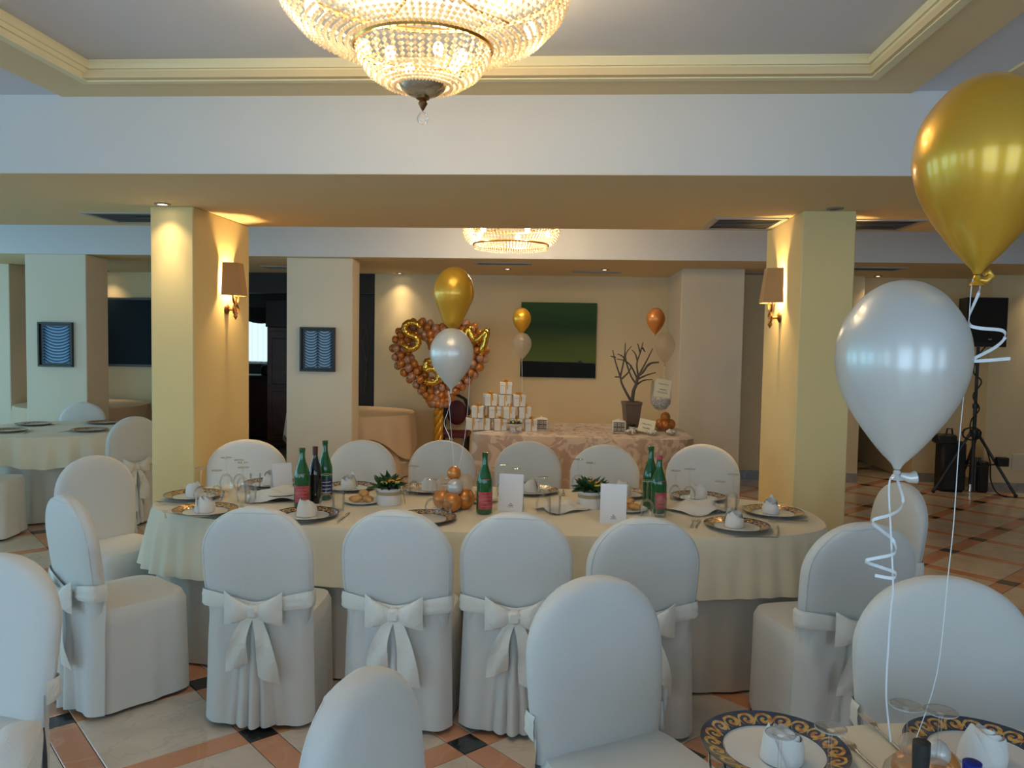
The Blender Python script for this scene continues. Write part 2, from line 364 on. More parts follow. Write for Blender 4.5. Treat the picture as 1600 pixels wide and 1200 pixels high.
def art_drape(cx):
    "painting of a ruched curtain: blue scalloped swags; cx = 1 or 2 columns of swags"
    m, nt, p, N, L = nodes('drape_painting')
    tc = N('ShaderNodeTexCoord'); sx = N('ShaderNodeSeparateXYZ'); L(tc.outputs['Object'], sx.inputs[0])
    def mth(op, a, b=None):
        n = N('ShaderNodeMath'); n.operation = op
        for i, v in enumerate((a, b)):
            if v is None: continue
            if isinstance(v, (int, float)): n.inputs[i].default_value = v
            else: L(v, n.inputs[i])
        return n.outputs[0]
    X, Z = sx.outputs[0], sx.outputs[2]
    w = .30/cx
    fu = mth('SUBTRACT', mth('FRACT', mth('DIVIDE', mth('ADD', X, .15 if cx == 2 else .13), w)), .5)
    sag = mth('MULTIPLY', mth('MULTIPLY', fu, fu), .20 if cx == 1 else .13)
    n = N('ShaderNodeTexNoise'); n.inputs['Scale'].default_value = 9; L(tc.outputs['Object'], n.inputs[0])
    zz = mth('ADD', mth('SUBTRACT', Z, sag), mth('MULTIPLY', n.outputs[0], .012))
    st = mth('SINE', mth('MULTIPLY', zz, 2*pi/(.033 if cx == 1 else .030)))
    edge = mth('POWER', mth('ABSOLUTE', mth('MULTIPLY', fu, 2)), 6)
    val = mth('SUBTRACT', mth('ADD', mth('MULTIPLY', st, .3), .5), mth('MULTIPLY', edge, .5))
    cr = N('ShaderNodeValToRGB'); e = cr.color_ramp.elements; e[0].position = .1; e[0].color = (.015, .035, .07, 1); e[1].position = .85; e[1].color = (.36, .58, .80, 1)
    k = e.new(.5); k.color = (.13, .25, .42, 1)
    L(val, cr.inputs[0]); L(cr.outputs[0], p.inputs['Base Color']); p.inputs['Roughness'].default_value = .5; p.inputs['Specular IOR Level'].default_value = .15
    return m
M['art1'] = art_drape(1); M['art2'] = art_drape(2)
# ------------------------------------------------------------------ room shell
ZB = 2.49; ZC = 2.90
X0, X1, Y0 = -9.0, 8.0, -2.6
floor = struct('floor', MB().box(X0-.2, X1+.2, Y0-.2, 14.6, -.15, -.006), M['floor_base'])
# marble floor: squares set on the diagonal between orange strips, a black tile at each crossing
HA = .439; LX, LY = -1.257, 3.165
PIT = HA*sqrt(2); BW = .122; TW = PIT-BW-.003
def slab_piece(lx, ly, ch=.0025):
    a, b = lx/2, ly/2
    return MB().add([(-a,-b,-.02),(a,-b,-.02),(a,b,-.02),(-a,b,-.02),(-a,-b,-ch),(a,-b,-ch),(a,b,-ch),(-a,b,-ch),(-a+ch,-b+ch,0),(a-ch,-b+ch,0),(a-ch,b-ch,0),(-a+ch,b-ch,0)],
        [(0,1,5,4),(1,2,6,5),(2,3,7,6),(3,0,4,7),(4,5,9,8),(5,6,10,9),(6,7,11,10),(7,4,8,11),(8,9,10,11)])
me_tile = mesh('marble_tile', slab_piece(TW, TW), M['marble'], False)
me_strip = mesh('inlay_strip', slab_piece(TW, BW-.003), M['orange'], False)
me_inset = mesh('inset_tile', slab_piece(BW-.003, BW-.003), M['blackm'], False)
def proj(x, y, z=0):
    d = (x, y, z-1.65); w = sum(a*b for a, b in zip(d, FW))
    if w < .1: return None
    return 800+1248*sum(a*b for a, b in zip(d, RT))/w, 600-1248*sum(a*b for a, b in zip(d, UP))/w
def under_cloth(x, y):
    if abs((x+.44)/1.75)**3+abs((y-4.24)/.56)**3 < .8: return True
    return (x+4.75)**2+(y-7.1)**2 < .4 or (x > -1 and x < 1.25 and 7.5 < y < 8.6)
cells = {'marble_tile': [], 'inlay_strip': [], 'inset_tile': []}
for i in range(-40, 41):
    for j in range(-40, 41):
        x = LX+HA*(i+j); y = LY+HA*(j-i)      # crossings of the strips
        for kind, px, py, rz in (('inset_tile', x, y, pi/4), ('inlay_strip', x+HA/2, y+HA/2, pi/4), ('inlay_strip', x+HA/2, y-HA/2, -pi/4), ('marble_tile', x+HA, y, pi/4)):
            if not (X0+.4 < px < X1-.4 and Y0+.4 < py < 12.2): continue
            if py > 10.2 and not (3.7 < px < 4.15 or -4.7 < px < -2.9): continue
            q = proj(px, py)
            vis = q and -60 < q[0] < 1660 and q[1] < 1290 and not under_cloth(px, py)
            cells[kind].append((0 if vis else 1, px*px+py*py, px, py, rz))
for kind, me in (('marble_tile', me_tile), ('inlay_strip', me_strip), ('inset_tile', me_inset)):
    lst = sorted(cells[kind]); rest = MB()
    for n, (nv, d, px, py, rz) in enumerate(lst):
        if n < 290 and not nv:
            o = bpy.data.objects.new(kind, me); C.objects.link(o); o.parent = floor; o.location = (px, py, 0); o.rotation_euler = (0, 0, rz)
        else:
            T = Matrix.Translation((px, py, 0)) @ Matrix.Rotation(rz, 4, 'Z')
            rest.add([T @ v.co for v in me.vertices], [tuple(p.vertices) for p in me.polygons])
    if rest.v: obj(kind+'_field', rest, me.materials[0], floor, smooth=False, kind='stuff')
# walls
def wall_with_windows(name, along, fixed, lo, hi, wins, th=.2):
    b = MB(); top = 3.0
    def bx(a0, a1, z0, z1):
        if along == 'x': b.box(a0, a1, fixed-th, fixed, z0, z1)
        else: b.box(fixed-th, fixed, a0, a1, z0, z1)
    bx(lo, hi, 0, WZ0); bx(lo, hi, WZ1, top); a = lo
    for c, w in sorted(wins): bx(a, c-w/2, WZ0, WZ1); a = c+w/2
    bx(a, hi, WZ0, WZ1)
    return struct(name, b, M['wall'])
wall_with_windows('wall_rear', 'x', Y0, X0, X1, WINB)
wall_with_windows('wall_left', 'y', X0, Y0, 14.4, WINL)
wn = 0
for along, fixed, wins in (('x', Y0, WINB), ('y', X0, WINL)):
    for c, w in wins:
        wn += 1; b = MB()
        def bx(a0, a1, z0, z1):
            if along == 'x': b.box(a0, a1, fixed+.025, fixed+.075, z0, z1)
            else: b.box(fixed+.025, fixed+.075, a0, a1, z0, z1)
        bx(c-w/2-.05, c-w/2+.03, WZ0-.05, WZ1+.05); bx(c+w/2-.03, c+w/2+.05, WZ0-.05, WZ1+.05)
        bx(c-w/2, c+w/2, WZ0-.05, WZ0+.03); bx(c-w/2, c+w/2, WZ1-.03, WZ1+.05); bx(c-.03, c+.03, WZ0, WZ1)
        struct('window_%d' % wn, b, M['white'])
struct('wall_right', MB().box(X1, X1+.2, Y0, 12.5, 0, 3.0), M['wall'])
struct('wall_back', MB().box(-2.557, 1.94, 10.38, 10.58, 0, 2.95), M['wall'])
struct('wall_recess', MB().box(1.94, 3.52, 9.9, 10.58, 0, 2.95), M['wall'])
struct('wall_back_left', MB().box(X0, -5.0, 10.6, 10.8, 0, 2.95), M['wall'])
struct('wall_back_right', MB().box(3.52, 4.25, 10.1, 10.3, 2.1, 2.95).box(4.25, 4.8, 10.1, 10.3, 0, 2.95).box(4.8, X1, 9.52, 10.3, 0, 2.95), M['wall'])
struct('wall_passage', MB().box(3.40, 3.52, 10.58, 12.4, 0, 2.6).box(4.25, 4.4, 10.3, 12.4, 0, 2.6).box(3.4, 4.4, 12.4, 12.5, 0, 2.6).box(3.4, 4.4, 10.3, 12.5, 2.4, 2.6), M['wall'])
bb = MB().box(1.95, 3.52, 9.875, 9.9, 0, .11).box(4.27, 4.78, 10.075, 10.1, 0, .11).box(4.8, X1, 9.495, 9.52, 0, .11).box(4.775, 4.8, 9.495, 10.1, 0, .11).box(3.53, 4.24, 12.375, 12.4, 0, .11).box(-2.3, 1.24, 10.355, 10.38, 0, .11)
struct('baseboard_back', bb, M['greymarble'])
# dark adjoining room behind the left pillars
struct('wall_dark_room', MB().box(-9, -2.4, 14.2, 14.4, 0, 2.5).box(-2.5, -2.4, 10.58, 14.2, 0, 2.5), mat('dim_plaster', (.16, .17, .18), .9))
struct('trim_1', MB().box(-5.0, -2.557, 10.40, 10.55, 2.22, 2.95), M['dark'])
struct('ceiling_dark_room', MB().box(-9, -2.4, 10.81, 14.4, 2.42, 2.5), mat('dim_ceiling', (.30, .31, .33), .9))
d = struct('door_1', MB().box(-3.35, -2.575, 10.44, 10.49, .01, 2.215), M['dark'])
b = MB()
for x, s in ((-2.70, 1), (-2.66, -1), (-2.95, 1), (-3.2, -1)):
    b.tube([(x, 10.436, .9), (x+.02*s, 10.436, 1.3), (x-.015*s, 10.436, 1.6), (x+.03*s, 10.436, 1.85)], [.008, .006, .005, .003], 5)
    b.tube([(x+.02*s, 10.436, 1.3), (x+.07*s, 10.436, 1.5), (x+.08*s, 10.436, 1.65)], .004, 5).tube([(x, 10.436, 1.45), (x-.06*s, 10.436, 1.62), (x-.05*s, 10.436, 1.75)], .004, 5)
obj('branch_relief', b, mat('dim_branch', (.06, .055, .05), .6), d)
wq = struct('window_10', MB().box(-6.9, -5.30, 14.14, 14.2, 1.14, 1.20).box(-5.36, -5.30, 14.14, 14.2, 1.2, 2.1).box(-6.9, -5.3, 14.14, 14.2, 2.05, 2.12), M['white'])
cur = MB().grid(lambda u, v: (-6.85+1.5*u, 14.12+.015*sin(u*90), 1.19+.86*v), 120, 2)
obj('sheer_curtain', cur, M['curtain'], wq, kind='structure')
val = MB().grid(lambda u, v: (-6.95+1.72*u, 14.05-.02*cos(u*110)*v, 2.16-(.24+.05*abs(sin(u*9.5)))*v), 90, 4)
obj('valance', val, M['valance'], wq, kind='structure')
# ceiling with a stepped recess, beams
RX0, RX1, RY0, RY1 = -2.385, 1.355, 1.72, 3.835
struct('ceiling', MB().box(X0, RX0-.02, Y0, 4.1, ZC, 3.2).box(RX1+.02, X1, Y0, 4.1, ZC, 3.2).box(RX0-.02, RX1+.02, Y0, RY0-.02, ZC, 3.2).box(RX0-.02, RX1+.02, RY1+.02, 4.1, ZC, 3.2).box(RX0-.1, RX1+.1, RY0-.1, RY1+.1, 2.985, 3.2)
       .box(X0, X1, 6.05, 8.27, 2.97, 3.2), M['ceil'])
def frame(b, x0, x1, y0, y1, w, z0, z1):
    b.box(x0, x1, y0, y0+w, z0, z1).box(x0, x1, y1-w, y1, z0, z1).box(x0, x0+w, y0+w, y1-w, z0, z1).box(x1-w, x1, y0+w, y1-w, z0, z1); return b
struct('trim_2', frame(MB(), RX0-.305, RX1+.285, RY0-.3, RY1+.265, .30, ZC-.012, ZC+.02).box(1.945, 2.25, 1.4, 4.09, ZC-.012, ZC).box(2.25, 6.2, 3.8, 4.09, ZC-.012, ZC), M['tan'])
b = MB()
for k, (dd, z0, z1) in enumerate(((-.004, ZC-.018, ZC+.014), (.010, ZC+.014, ZC+.036), (.022, ZC+.036, ZC+.062), (.006, ZC+.062, ZC+.088))):
    frame(b, RX0+dd-.04, RX1-dd+.04, RY0+dd-.04, RY1-dd+.04, .04, z0, z1)
struct('trim_3', b, M['mould'])
struct('beam', MB().box(X0, X1, 4.10, 6.05, ZB+.0015, 3.2), M['white'])
struct('beam', MB().box(X0, X1, 8.27, 12.5, ZB+.0015, 3.2), M['white'])
struct('soffit', MB().box(X0, X1, 4.104, 6.046, ZB, ZB+.0015), M['tan'])  # soffit tan is cream paint plus warm bounced light put into the colour
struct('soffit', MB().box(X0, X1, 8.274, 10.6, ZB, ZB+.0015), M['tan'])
struct('column', MB().cbox(-2.77, -2.478, 5.13, 6.05, 0, ZB, .006), M['column'])
struct('column', MB().cbox(1.438, 1.762, 5.14, 6.05, 0, ZB, .006), M['column'])
struct('column', MB().cbox(-3.02, -2.305, 8.38, 8.66, 0, ZB, .006), M['pillar'])
struct('column', MB().cbox(-5.87, -5.185, 8.27, 8.68, 0, ZB, .006), M['pillar'])
struct('column', MB().cbox(-7.75, -6.95, 9.5, 10.6, 0, ZB, .006), M['pillar'])
struct('column', MB().cbox(1.25, 1.945, 9.14, 10.4, 0, ZB, .006), M['pillar'])

# ------------------------------------------------------------------ ceiling fittings
def downlight(x, y, label, lit=True, z=ZB, p=22, col=(1, .76, .44), ang=105):
    t = thing('downlight', label, 'light', (x, y, z))
    obj('trim_ring', MB().lathe([(.030, -.002), (.034, -.008), (.046, -.008), (.052, -.002), (.052, 0)], 24), M['grey_metal'], t)
    obj('lens', MB().lathe([(0, -.004), (.030, -.004), (.030, -.001)], 20), M['downlight'] if lit else M['ventdark'], t)
    if lit:
        spot('downlight_lamp', (x, y, z-.015), p*.40, col, ang, 1.0, .03)
        spot('downlight_lamp', (x, y, z-.015), p*.75, col, 52, 1.0, .03)
downlight(-2.634, 5.03, 'lit recessed spotlight in the beam in front of the left column', p=34)
downlight(1.604, 5.06, 'unlit dark recessed spotlight in the beam in front of the right column', False)
downlight(-2.2, 10.24, 'lit recessed spotlight above the wall behind the balloon heart', p=40)
downlight(-.741, 9.437, 'lit recessed spotlight above the stack of gift boxes, before the green painting', p=48)
downlight(.395, 9.378, 'lit recessed spotlight above the right edge of the green painting', p=48)
downlight(-6.264, 10.42, 'lit recessed spotlight above the large dark screen', p=34)
downlight(3.639, 9.82, 'lit recessed spotlight just right of the right column, above the pearl balloon', p=34)
downlight(5.34, 9.36, 'lit recessed spotlight above the wall by the tripod speaker', p=34)
def vent(x0, x1, y0, y1, label, n=7, along='x', z=ZB):
    t = thing('ceiling_vent', label, 'vent', ((x0+x1)/2, (y0+y1)/2, z)); a, b_ = (x1-x0)/2, (y1-y0)/2; w = min(.035, b_*.3)
    obj('vent_frame', frame(MB(), -a, a, -b_, b_, w, -.010, 0), M['vent_metal'], t, smooth=False)
    obj('backing', MB().box(-a+w, a-w, -b_+w, b_-w, -.002, -.0005), M['ventdark'], t, smooth=False)
    for k in range(n):
        y = -b_+w+(2*b_-2*w)*(k+.5)/n; h = (b_-w)/n*.7
        obj('slat', MB().add([(-a+w, y-h, -.010), (a-w, y-h, -.010), (a-w, y+h, -.003), (-a+w, y+h, -.003), (-a+w, y-h, -.0115), (a-w, y-h, -.0115), (a-w, y+h, -.0045), (-a+w, y+h, -.0045)],
            [(0,1,2,3),(7,6,5,4),(0,4,5,1),(1,5,6,2),(2,6,7,3),(3,7,4,0)]), M['vent_metal'], t, smooth=False)
vent(-3.42, -2.79, 5.38, 5.87, 'grey square ceiling vent left of the left column')
vent(.95, 1.43, 5.44, 5.97, 'grey ceiling vent beside the left face of the right column')
vent(1.79, 2.34, 5.46, 5.97, 'grey ceiling vent right of the right column, behind the gold balloon')
vent(-1.05, -.43, 8.66, 8.90, 'slot ceiling vent above the gold balloon in the room centre', 4)
vent(.0, .6, 9.62, 9.77, 'slot ceiling vent above the right half of the green painting', 3)
vent(-3.72, -3.2, 9.42, 9.72, 'ceiling vent before the dark doorway', 4)
vent(2.75, 3.55, 8.75, 9.10, 'wide slot ceiling vent right of the right column over the far aisle', 4)
vent(2.02, 2.5, 9.52, 9.70, 'slot ceiling vent in the recess beside the right wall pillar', 3)

def bead_strands(prof, n, r, jit=0):
    "strings of small faceted beads down a profile, one string per meridian"
    b = MB(); pts = []
    for (r0, z0), (r1, z1) in zip(prof, prof[1:]):
        L = sqrt((r1-r0)**2+(z1-z0)**2); k = max(1, int(L/(2*r)))
        pts += [(r0+(r1-r0)*i/k, z0+(z1-z0)*i/k) for i in range(k)]
    for s in range(n):
        a = 2*pi*s/n
        for i, (q, z) in enumerate(pts):
            c = (q*cos(a), q*sin(a), z); rr = r*(.92 if i % 2 else 1)
            b.add([(c[0]+rr*dx, c[1]+rr*dy, c[2]+rr*dz) for dx, dy, dz in ((1,0,0),(0,1,0),(-1,0,0),(0,-1,0),(0,0,1),(0,0,-1))],
                  [(0,1,4),(1,2,4),(2,3,4),(3,0,4),(1,0,5),(2,1,5),(3,2,5),(0,3,5)])
    return b
def ring(b, R, z, r, n=48): return b.grid(lambda u, v: ((R+r*cos(2*pi*v))*cos(2*pi*u), (R+r*cos(2*pi*v))*sin(2*pi*u), z+r*sin(2*pi*v)), n, 6, True, True)
CH1 = 36; CH2 = 75
t = thing('crystal_chandelier', 'large lit crystal bead chandelier cut by the top edge of the picture', 'chandelier', (-.535, 2.85, 2.985))
zc = 2.985
obj('bead_tier', bead_strands([(.53, 2.93-zc), (.515, 2.87-zc), (.49, 2.80-zc), (.43, 2.735-zc), (.34, 2.69-zc), (.24, 2.668-zc)], 88, .0105), M['bead'], t, smooth=False, kind='stuff')
obj('bead_tier', bead_strands([(.238, 2.668-zc), (.228, 2.63-zc), (.195, 2.585-zc), (.14, 2.55-zc), (.082, 2.535-zc)], 54, .0092), M['bead'], t, smooth=False, kind='stuff')
obj('gilt_ring', ring(ring(MB(), .535, 2.935-zc, .012), .24, 2.672-zc, .010), M['gilt'], t)
obj('ceiling_rose', MB().lathe([(.15, 0), (.14, -.02), (.05, -.03), (.02, -.05), (.02, -.09), (.0, -.09)], 24), M['gilt'], t)
b = MB()
for k in range(6): b.tube([(.02*cos(k*pi/3), .02*sin(k*pi/3), -.05), (.3*cos(k*pi/3), .3*sin(k*pi/3), -.075), (.535*cos(k*pi/3), .535*sin(k*pi/3), -.05)], .006, 6)
obj('spoke_frame', b, M['gilt'], t)
obj('cup', MB().lathe([(.088, 2.562-zc), (.086, 2.552-zc), (.074, 2.530-zc), (.05, 2.512-zc), (.02, 2.503-zc), (0, 2.502-zc)], 32, fn=lambda r, z, a: r*(1+.03*cos(16*a))), M['nickel'], t)
obj('finial', MB().lathe([(.022, 2.506-zc), (.024, 2.498-zc), (.012, 2.492-zc), (.017, 2.482-zc), (.012, 2.473-zc), (.006, 2.462-zc), (.0, 2.455-zc)], 16), M['brass'], t)
obj('crystal_drop', MB().lathe([(0, 2.458-zc), (.010, 2.450-zc), (.020, 2.436-zc), (.022, 2.428-zc), (.017, 2.415-zc), (0, 2.408-zc)], 14), M['glass'], t)
for k in range(6):
    a = k*pi/3+.3; x, y = .385*cos(a), .385*sin(a)
    obj('bulb', MB().sphere((x, y, 2.775-zc), .022, 10, 6, (1, 1, 1.4)), M['bulb'], t)
    point('chandelier_lamp', (-.535+x*1.035, 2.85+y*1.035, 2.745), CH1/8, WARM, .03)
for k in range(4):
    a = k*pi/2+.6; x, y = .155*cos(a), .155*sin(a)
    obj('bulb', MB().sphere((x*.8, y*.8, 2.635-zc), .018, 10, 6, (1, 1, 1.3)), M['bulb'], t)
    point('chandelier_lamp', (-.535+x, 2.85+y, 2.605), CH1/14, WARM, .025)
t = thing('crystal_chandelier', 'smaller lit crystal chandelier half hidden behind the beam, above the space beyond the columns', 'chandelier', (-.535, 7.15, 2.97)); zc = 2.97
obj('bead_tier', bead_strands([(.43, 2.66-zc), (.425, 2.60-zc), (.40, 2.54-zc), (.355, 2.495-zc)], 84, .0105), M['bead'], t, smooth=False, kind='stuff')
obj('bead_fringe', bead_strands([(.325, 2.495-zc), (.325, 2.445-zc)], 90, .008), M['bead'], t, smooth=False, kind='stuff')
obj('gilt_ring', ring(ring(MB(), .435, 2.665-zc, .012), .335, 2.497-zc, .009), M['gilt'], t)
b = MB().lathe([(.12, 0), (.1, -.03), (.02, -.05), (.02, -.30), (.0, -.30)], 20)
for k in range(6): b.tube([(.02*cos(k*pi/3), .02*sin(k*pi/3), -.28), (.43*cos(k*pi/3), .43*sin(k*pi/3), -.305)], .006, 6)
obj('spoke_frame', b, M['gilt'], t)
for k in range(5):
    a = k*2*pi/5+.2; x, y = .33*cos(a), .33*sin(a)
    obj('bulb', MB().sphere((x, y, 2.60-zc), .022, 10, 6, (1, 1, 1.4)), M['bulb'], t)
    point('chandelier_lamp', (-.535+x*1.02, 7.15+y*1.02, 2.57), CH2/5, WARM, .03)

def sconce(x, y, sgn, label):
    t = thing('wall_sconce', label, 'wall lamp', (x, y, 1.84)); g = lambda d, yy, z: (sgn*d, yy, z-1.84)
    b = MB(); P = [(.012, -.105), (.115, -.05), (.115, .05), (.012, .105)]; vs = []
    for z, s in ((1.935, 1.16), (2.17, .92)):
        for off in (0, -.004):
            vs += [g(max(.012, (d+off)*s), (yy+(off if yy > 0 else -off))*s, z) for d, yy in P]
    fs = []
    for k in range(3): fs += [(k, k+1, 8+k+1, 8+k), (4+k, 12+k, 12+k+1, 4+k+1), (k, 4+k, 4+k+1, k+1), (8+k, 8+k+1, 12+k+1, 12+k)]
    obj('lamp_shade', b.add(vs, fs), M['shade'], t, smooth=False)
    bp = MB().lathe([(0, .022), (.018, .020), (.034, .010), (.040, 0), (0, 0)], 20).xf(Matrix.Rotation(pi/2*sgn, 4, 'Y'))
    obj('backplate', bp, M['brass'], t)
    b = MB().tube([g(.0, 0, 1.84), g(.05, 0, 1.835), g(.068, 0, 1.835)], .010, 8)
    for s in (-1, 1):
        b.tube([g(.068, .006*s, 1.80), g(.068, .034*s, 1.815), g(.068, .046*s, 1.845), g(.068, .030*s, 1.865), g(.068, .018*s, 1.875), g(.068, .036*s, 1.895), g(.068, .048*s, 1.92), g(.066, .046*s, 1.965)], [.006, .007, .007, .006, .006, .008, .008, .005], 8)
        b.tube([g(.068, 0, 1.85), g(.068, .016*s, 1.872), g(.068, .022*s, 1.895), g(.068, .014*s, 1.905)], [.004, .006, .005, .002], 6)
    b.tube([g(.068, 0, 1.765), g(.068, 0, 1.785), g(.068, 0, 1.80), g(.068, 0, 1.83), g(.068, 0, 1.86), g(.068, 0, 1.89), g(.068, 0, 1.918)], [.003, .014, .010, .013, .007, .011, .002], 8)
    b.sphere(g(.068, 0, 1.79), .016, 8, 6)
    obj('arm', b, M['brass'], t)
    for s in (-1, 1): obj('bulb', MB().sphere(g(.060, .03*s, 2.02), .013, 8, 6, (1, 1, 2)), M['bulb'], t)
    point('sconce_lamp', (x+sgn*.055, y, 2.045), 22, (1, .68, .28), .02)
sconce(-2.478, 5.64, 1, 'brass wall sconce with linen shade on the left column')
sconce(1.438, 5.60, -1, 'brass wall sconce with linen shade on the left face of the right column')
sconce(1.762, 5.60, 1, 'wall sconce on the right face of the right column, mostly hidden by it')
# ------------------------------------------------------------------ slip-covered banquet chairs
def hw(z):
    if z < .60: return .214+.020*max(0, (z-.46)/.14)
    if z < .735: return .234+.004*sin((z-.60)/.135*pi/2)
    k = min(1, (z-.735)/.21); return .238*max(0, 1-k**2.05)**.5
LEAN = .055
def yback(z): return -LEAN*max(0, (z-.50))/.45
def make_chair():
    t = thing('banquet_chair', 'chair', 'chair')
    # backrest: a pillowed slab with rounded edges
    def side(sg):
        def fn(u, v):
            z = .44+(.945-.44)*(1-(1-v)**1.6); w = hw(z); x = (2*u-1); x = sin(x*pi/2)*.5+x*.5
            e = max(0, 1-abs(x)**7)**.5; tp = max(0, 1-max(0, (z-.80)/.145)**6)**.5
            d = .036*e*(.25+.75*tp)
            wr = .0012*sin(z*90+x*6)*max(0, 1-abs(z-.60)/.10)*abs(x)**2
            return (x*w, yback(z)+sg*(d+.010*(1-x*x)*(1 if sg > 0 else .6)*tp+wr), z)
        return fn
    b = MB().grid(side(1), 25, 24); b.join(MB().grid(side(-1), 25, 24))
    def rim(x, z, sg=-1):
        w = hw(z); e = max(0, 1-abs(x)**7)**.5; tp = max(0, 1-max(0, (z-.80)/.145)**6)**.5
        return (x*w, yback(z)+sg*(.036*e*(.25+.75*tp)+.010*(1-x*x)*.6*tp+.0006), z)
    pth = [rim(-.93, .58+.34*k/16) for k in range(17)]+[rim(-.93+1.86*k/10, .921+.006*(1-abs(k-5)/5)) for k in range(1, 10)]+[rim(.93, .92-.34*k/16) for k in range(17)]
    obj('piping', MB().tube(pth, .0022, 5), M['cover'], t, ang=80)
    o = obj('backrest_cover', b, M['cover'], t, ang=80)
    me = o.data; bm = bmesh.new(); bm.from_mesh(me); bmesh.ops.remove_doubles(bm, verts=bm.verts, dist=.0008); bmesh.ops.recalc_face_normals(bm, faces=bm.faces[:]); bm.to_mesh(me); bm.free(); me.shade_smooth()
    # seat with skirt to the floor
    def seat(u, v):
        a = 2*pi*u; ca, sa = cos(a), sin(a); n = 5.0
        q = (abs(ca)**n+abs(sa)**n)**(-1/n); ex, ey = q*ca, q*sa
        if v < .25: k = v/.25; s = k; z = .472+.006*(1-k*k)-.010*max(0, k-.8)/.2
        else:
            k = (v-.25)/.75; s = 1+.035*k+.020*k*sin(9*a+1.2)+.009*k*sin(17*a); z = .460*(1-k)**1.0+.018*k; 
            if k == 0: z = .462
        return (.222*ex*s, .190+.222*ey*s, z)
    obj('seat_cover', MB().grid(seat, 72, 18, cu=True), M['cover'], t, ang=50)
    # pleated back panel under the sash, gathered at the bow
    def panel(u, v):
        x = (2*u-1); z = .545-.525*v; k = v
        w = .222+.016*k; sgx = .05+.05*k
        fold = (.034*k**.5*(abs(cos(x*w/(.030+.026*k)*pi))**.7-.35)+.010)*exp(-(x*w/sgx)**4)+.010*k*sin(x*8+1)+.006*sin(pi*min(1, k*2.2))*sin(abs(x)*11-k*6)
        curl = .055*abs(x)**6
        return (x*w, -.040-.012*k-.012*(1-abs(x))**1-fold+curl, z+.004*sin(x*7)*k)
    obj('back_skirt', MB().grid(panel, 91, 14), M['cover'], t, ang=70)
    # sash round the back, dipping to the bow
    def sash(u, v):
        a = pi*.86+pi*1.28*u; ca, sa = cos(a), sin(a); n = 4.5; q = (abs(ca)**n+abs(sa)**n)**(-1/n)
        back = max(0, -sa)**2*(1-min(1, abs(q*ca))**1.3)
        zc = .552-.036*back; h = .036-.012*back
        bul = .0045*(1-(2*v-1)**6)+.0016*sin(v*pi*5+3*a)
        return (q*ca*(.232+bul), -.008+q*sa*(.050+bul)-.006*back, zc+h*(2*v-1)+.006*(-sa if sa < 0 else 0))
    obj('sash', MB().grid(sash, 56, 7), M['sash'], t, ang=70)
    bow = obj('bow', MB().cbox(-.025, .025, -.106, -.062, .488, .542, .010), M['sash'], t)
    for s in (-1, 1):
        def loop(u, v):
            k = u; h = .022+.044*k**.75; a = 2*pi*v
            th = .015*sin(pi*min(1, k*.85+.15))**.7+.002
            return (s*(.014+.108*k), -.082-.012*sin(k*pi)+cos(a)*th, .514+.012*k*k+sin(a)*h*(1+.10*abs(sin(a))*k))
        lb = MB().grid(loop, 9, 14, cv=True)
        # close the far end with a dimple
        n0 = len(lb.v); lb.v.append((s*.108, -.084, .524)); lb.f += [(j*9+8, ((j+1) % 14)*9+8, n0) for j in range(14)]
        obj('loop', lb, M['sash'], bow, ang=60)
        L = .25 if s > 0 else .20
        def tail(u, v):
            k = v; w = .020+.026*min(1, k*1.4)
            x = s*(.016+.062*k+.012*sin(k*4))+(2*u-1)*w; z = .492-L*k-(.035*k*(u if s > 0 else 1-u))
            return (x, -.090-.016*sin(k*3.0)-.010*sin(u*5+k*6)*k, z)
        tb = MB().grid(tail, 7, 14)
        obj('tail', tb, M['sash'], bow, ang=60)
    for sx in (-1, 1):
        for y in (.02, .355): obj('leg', MB().lathe([(0, 0), (.012, 0), (.013, .05), (0, .05)], 8, (sx*.18, y, 0)), M['blackmetal'], t)
    return t
proto = make_chair()
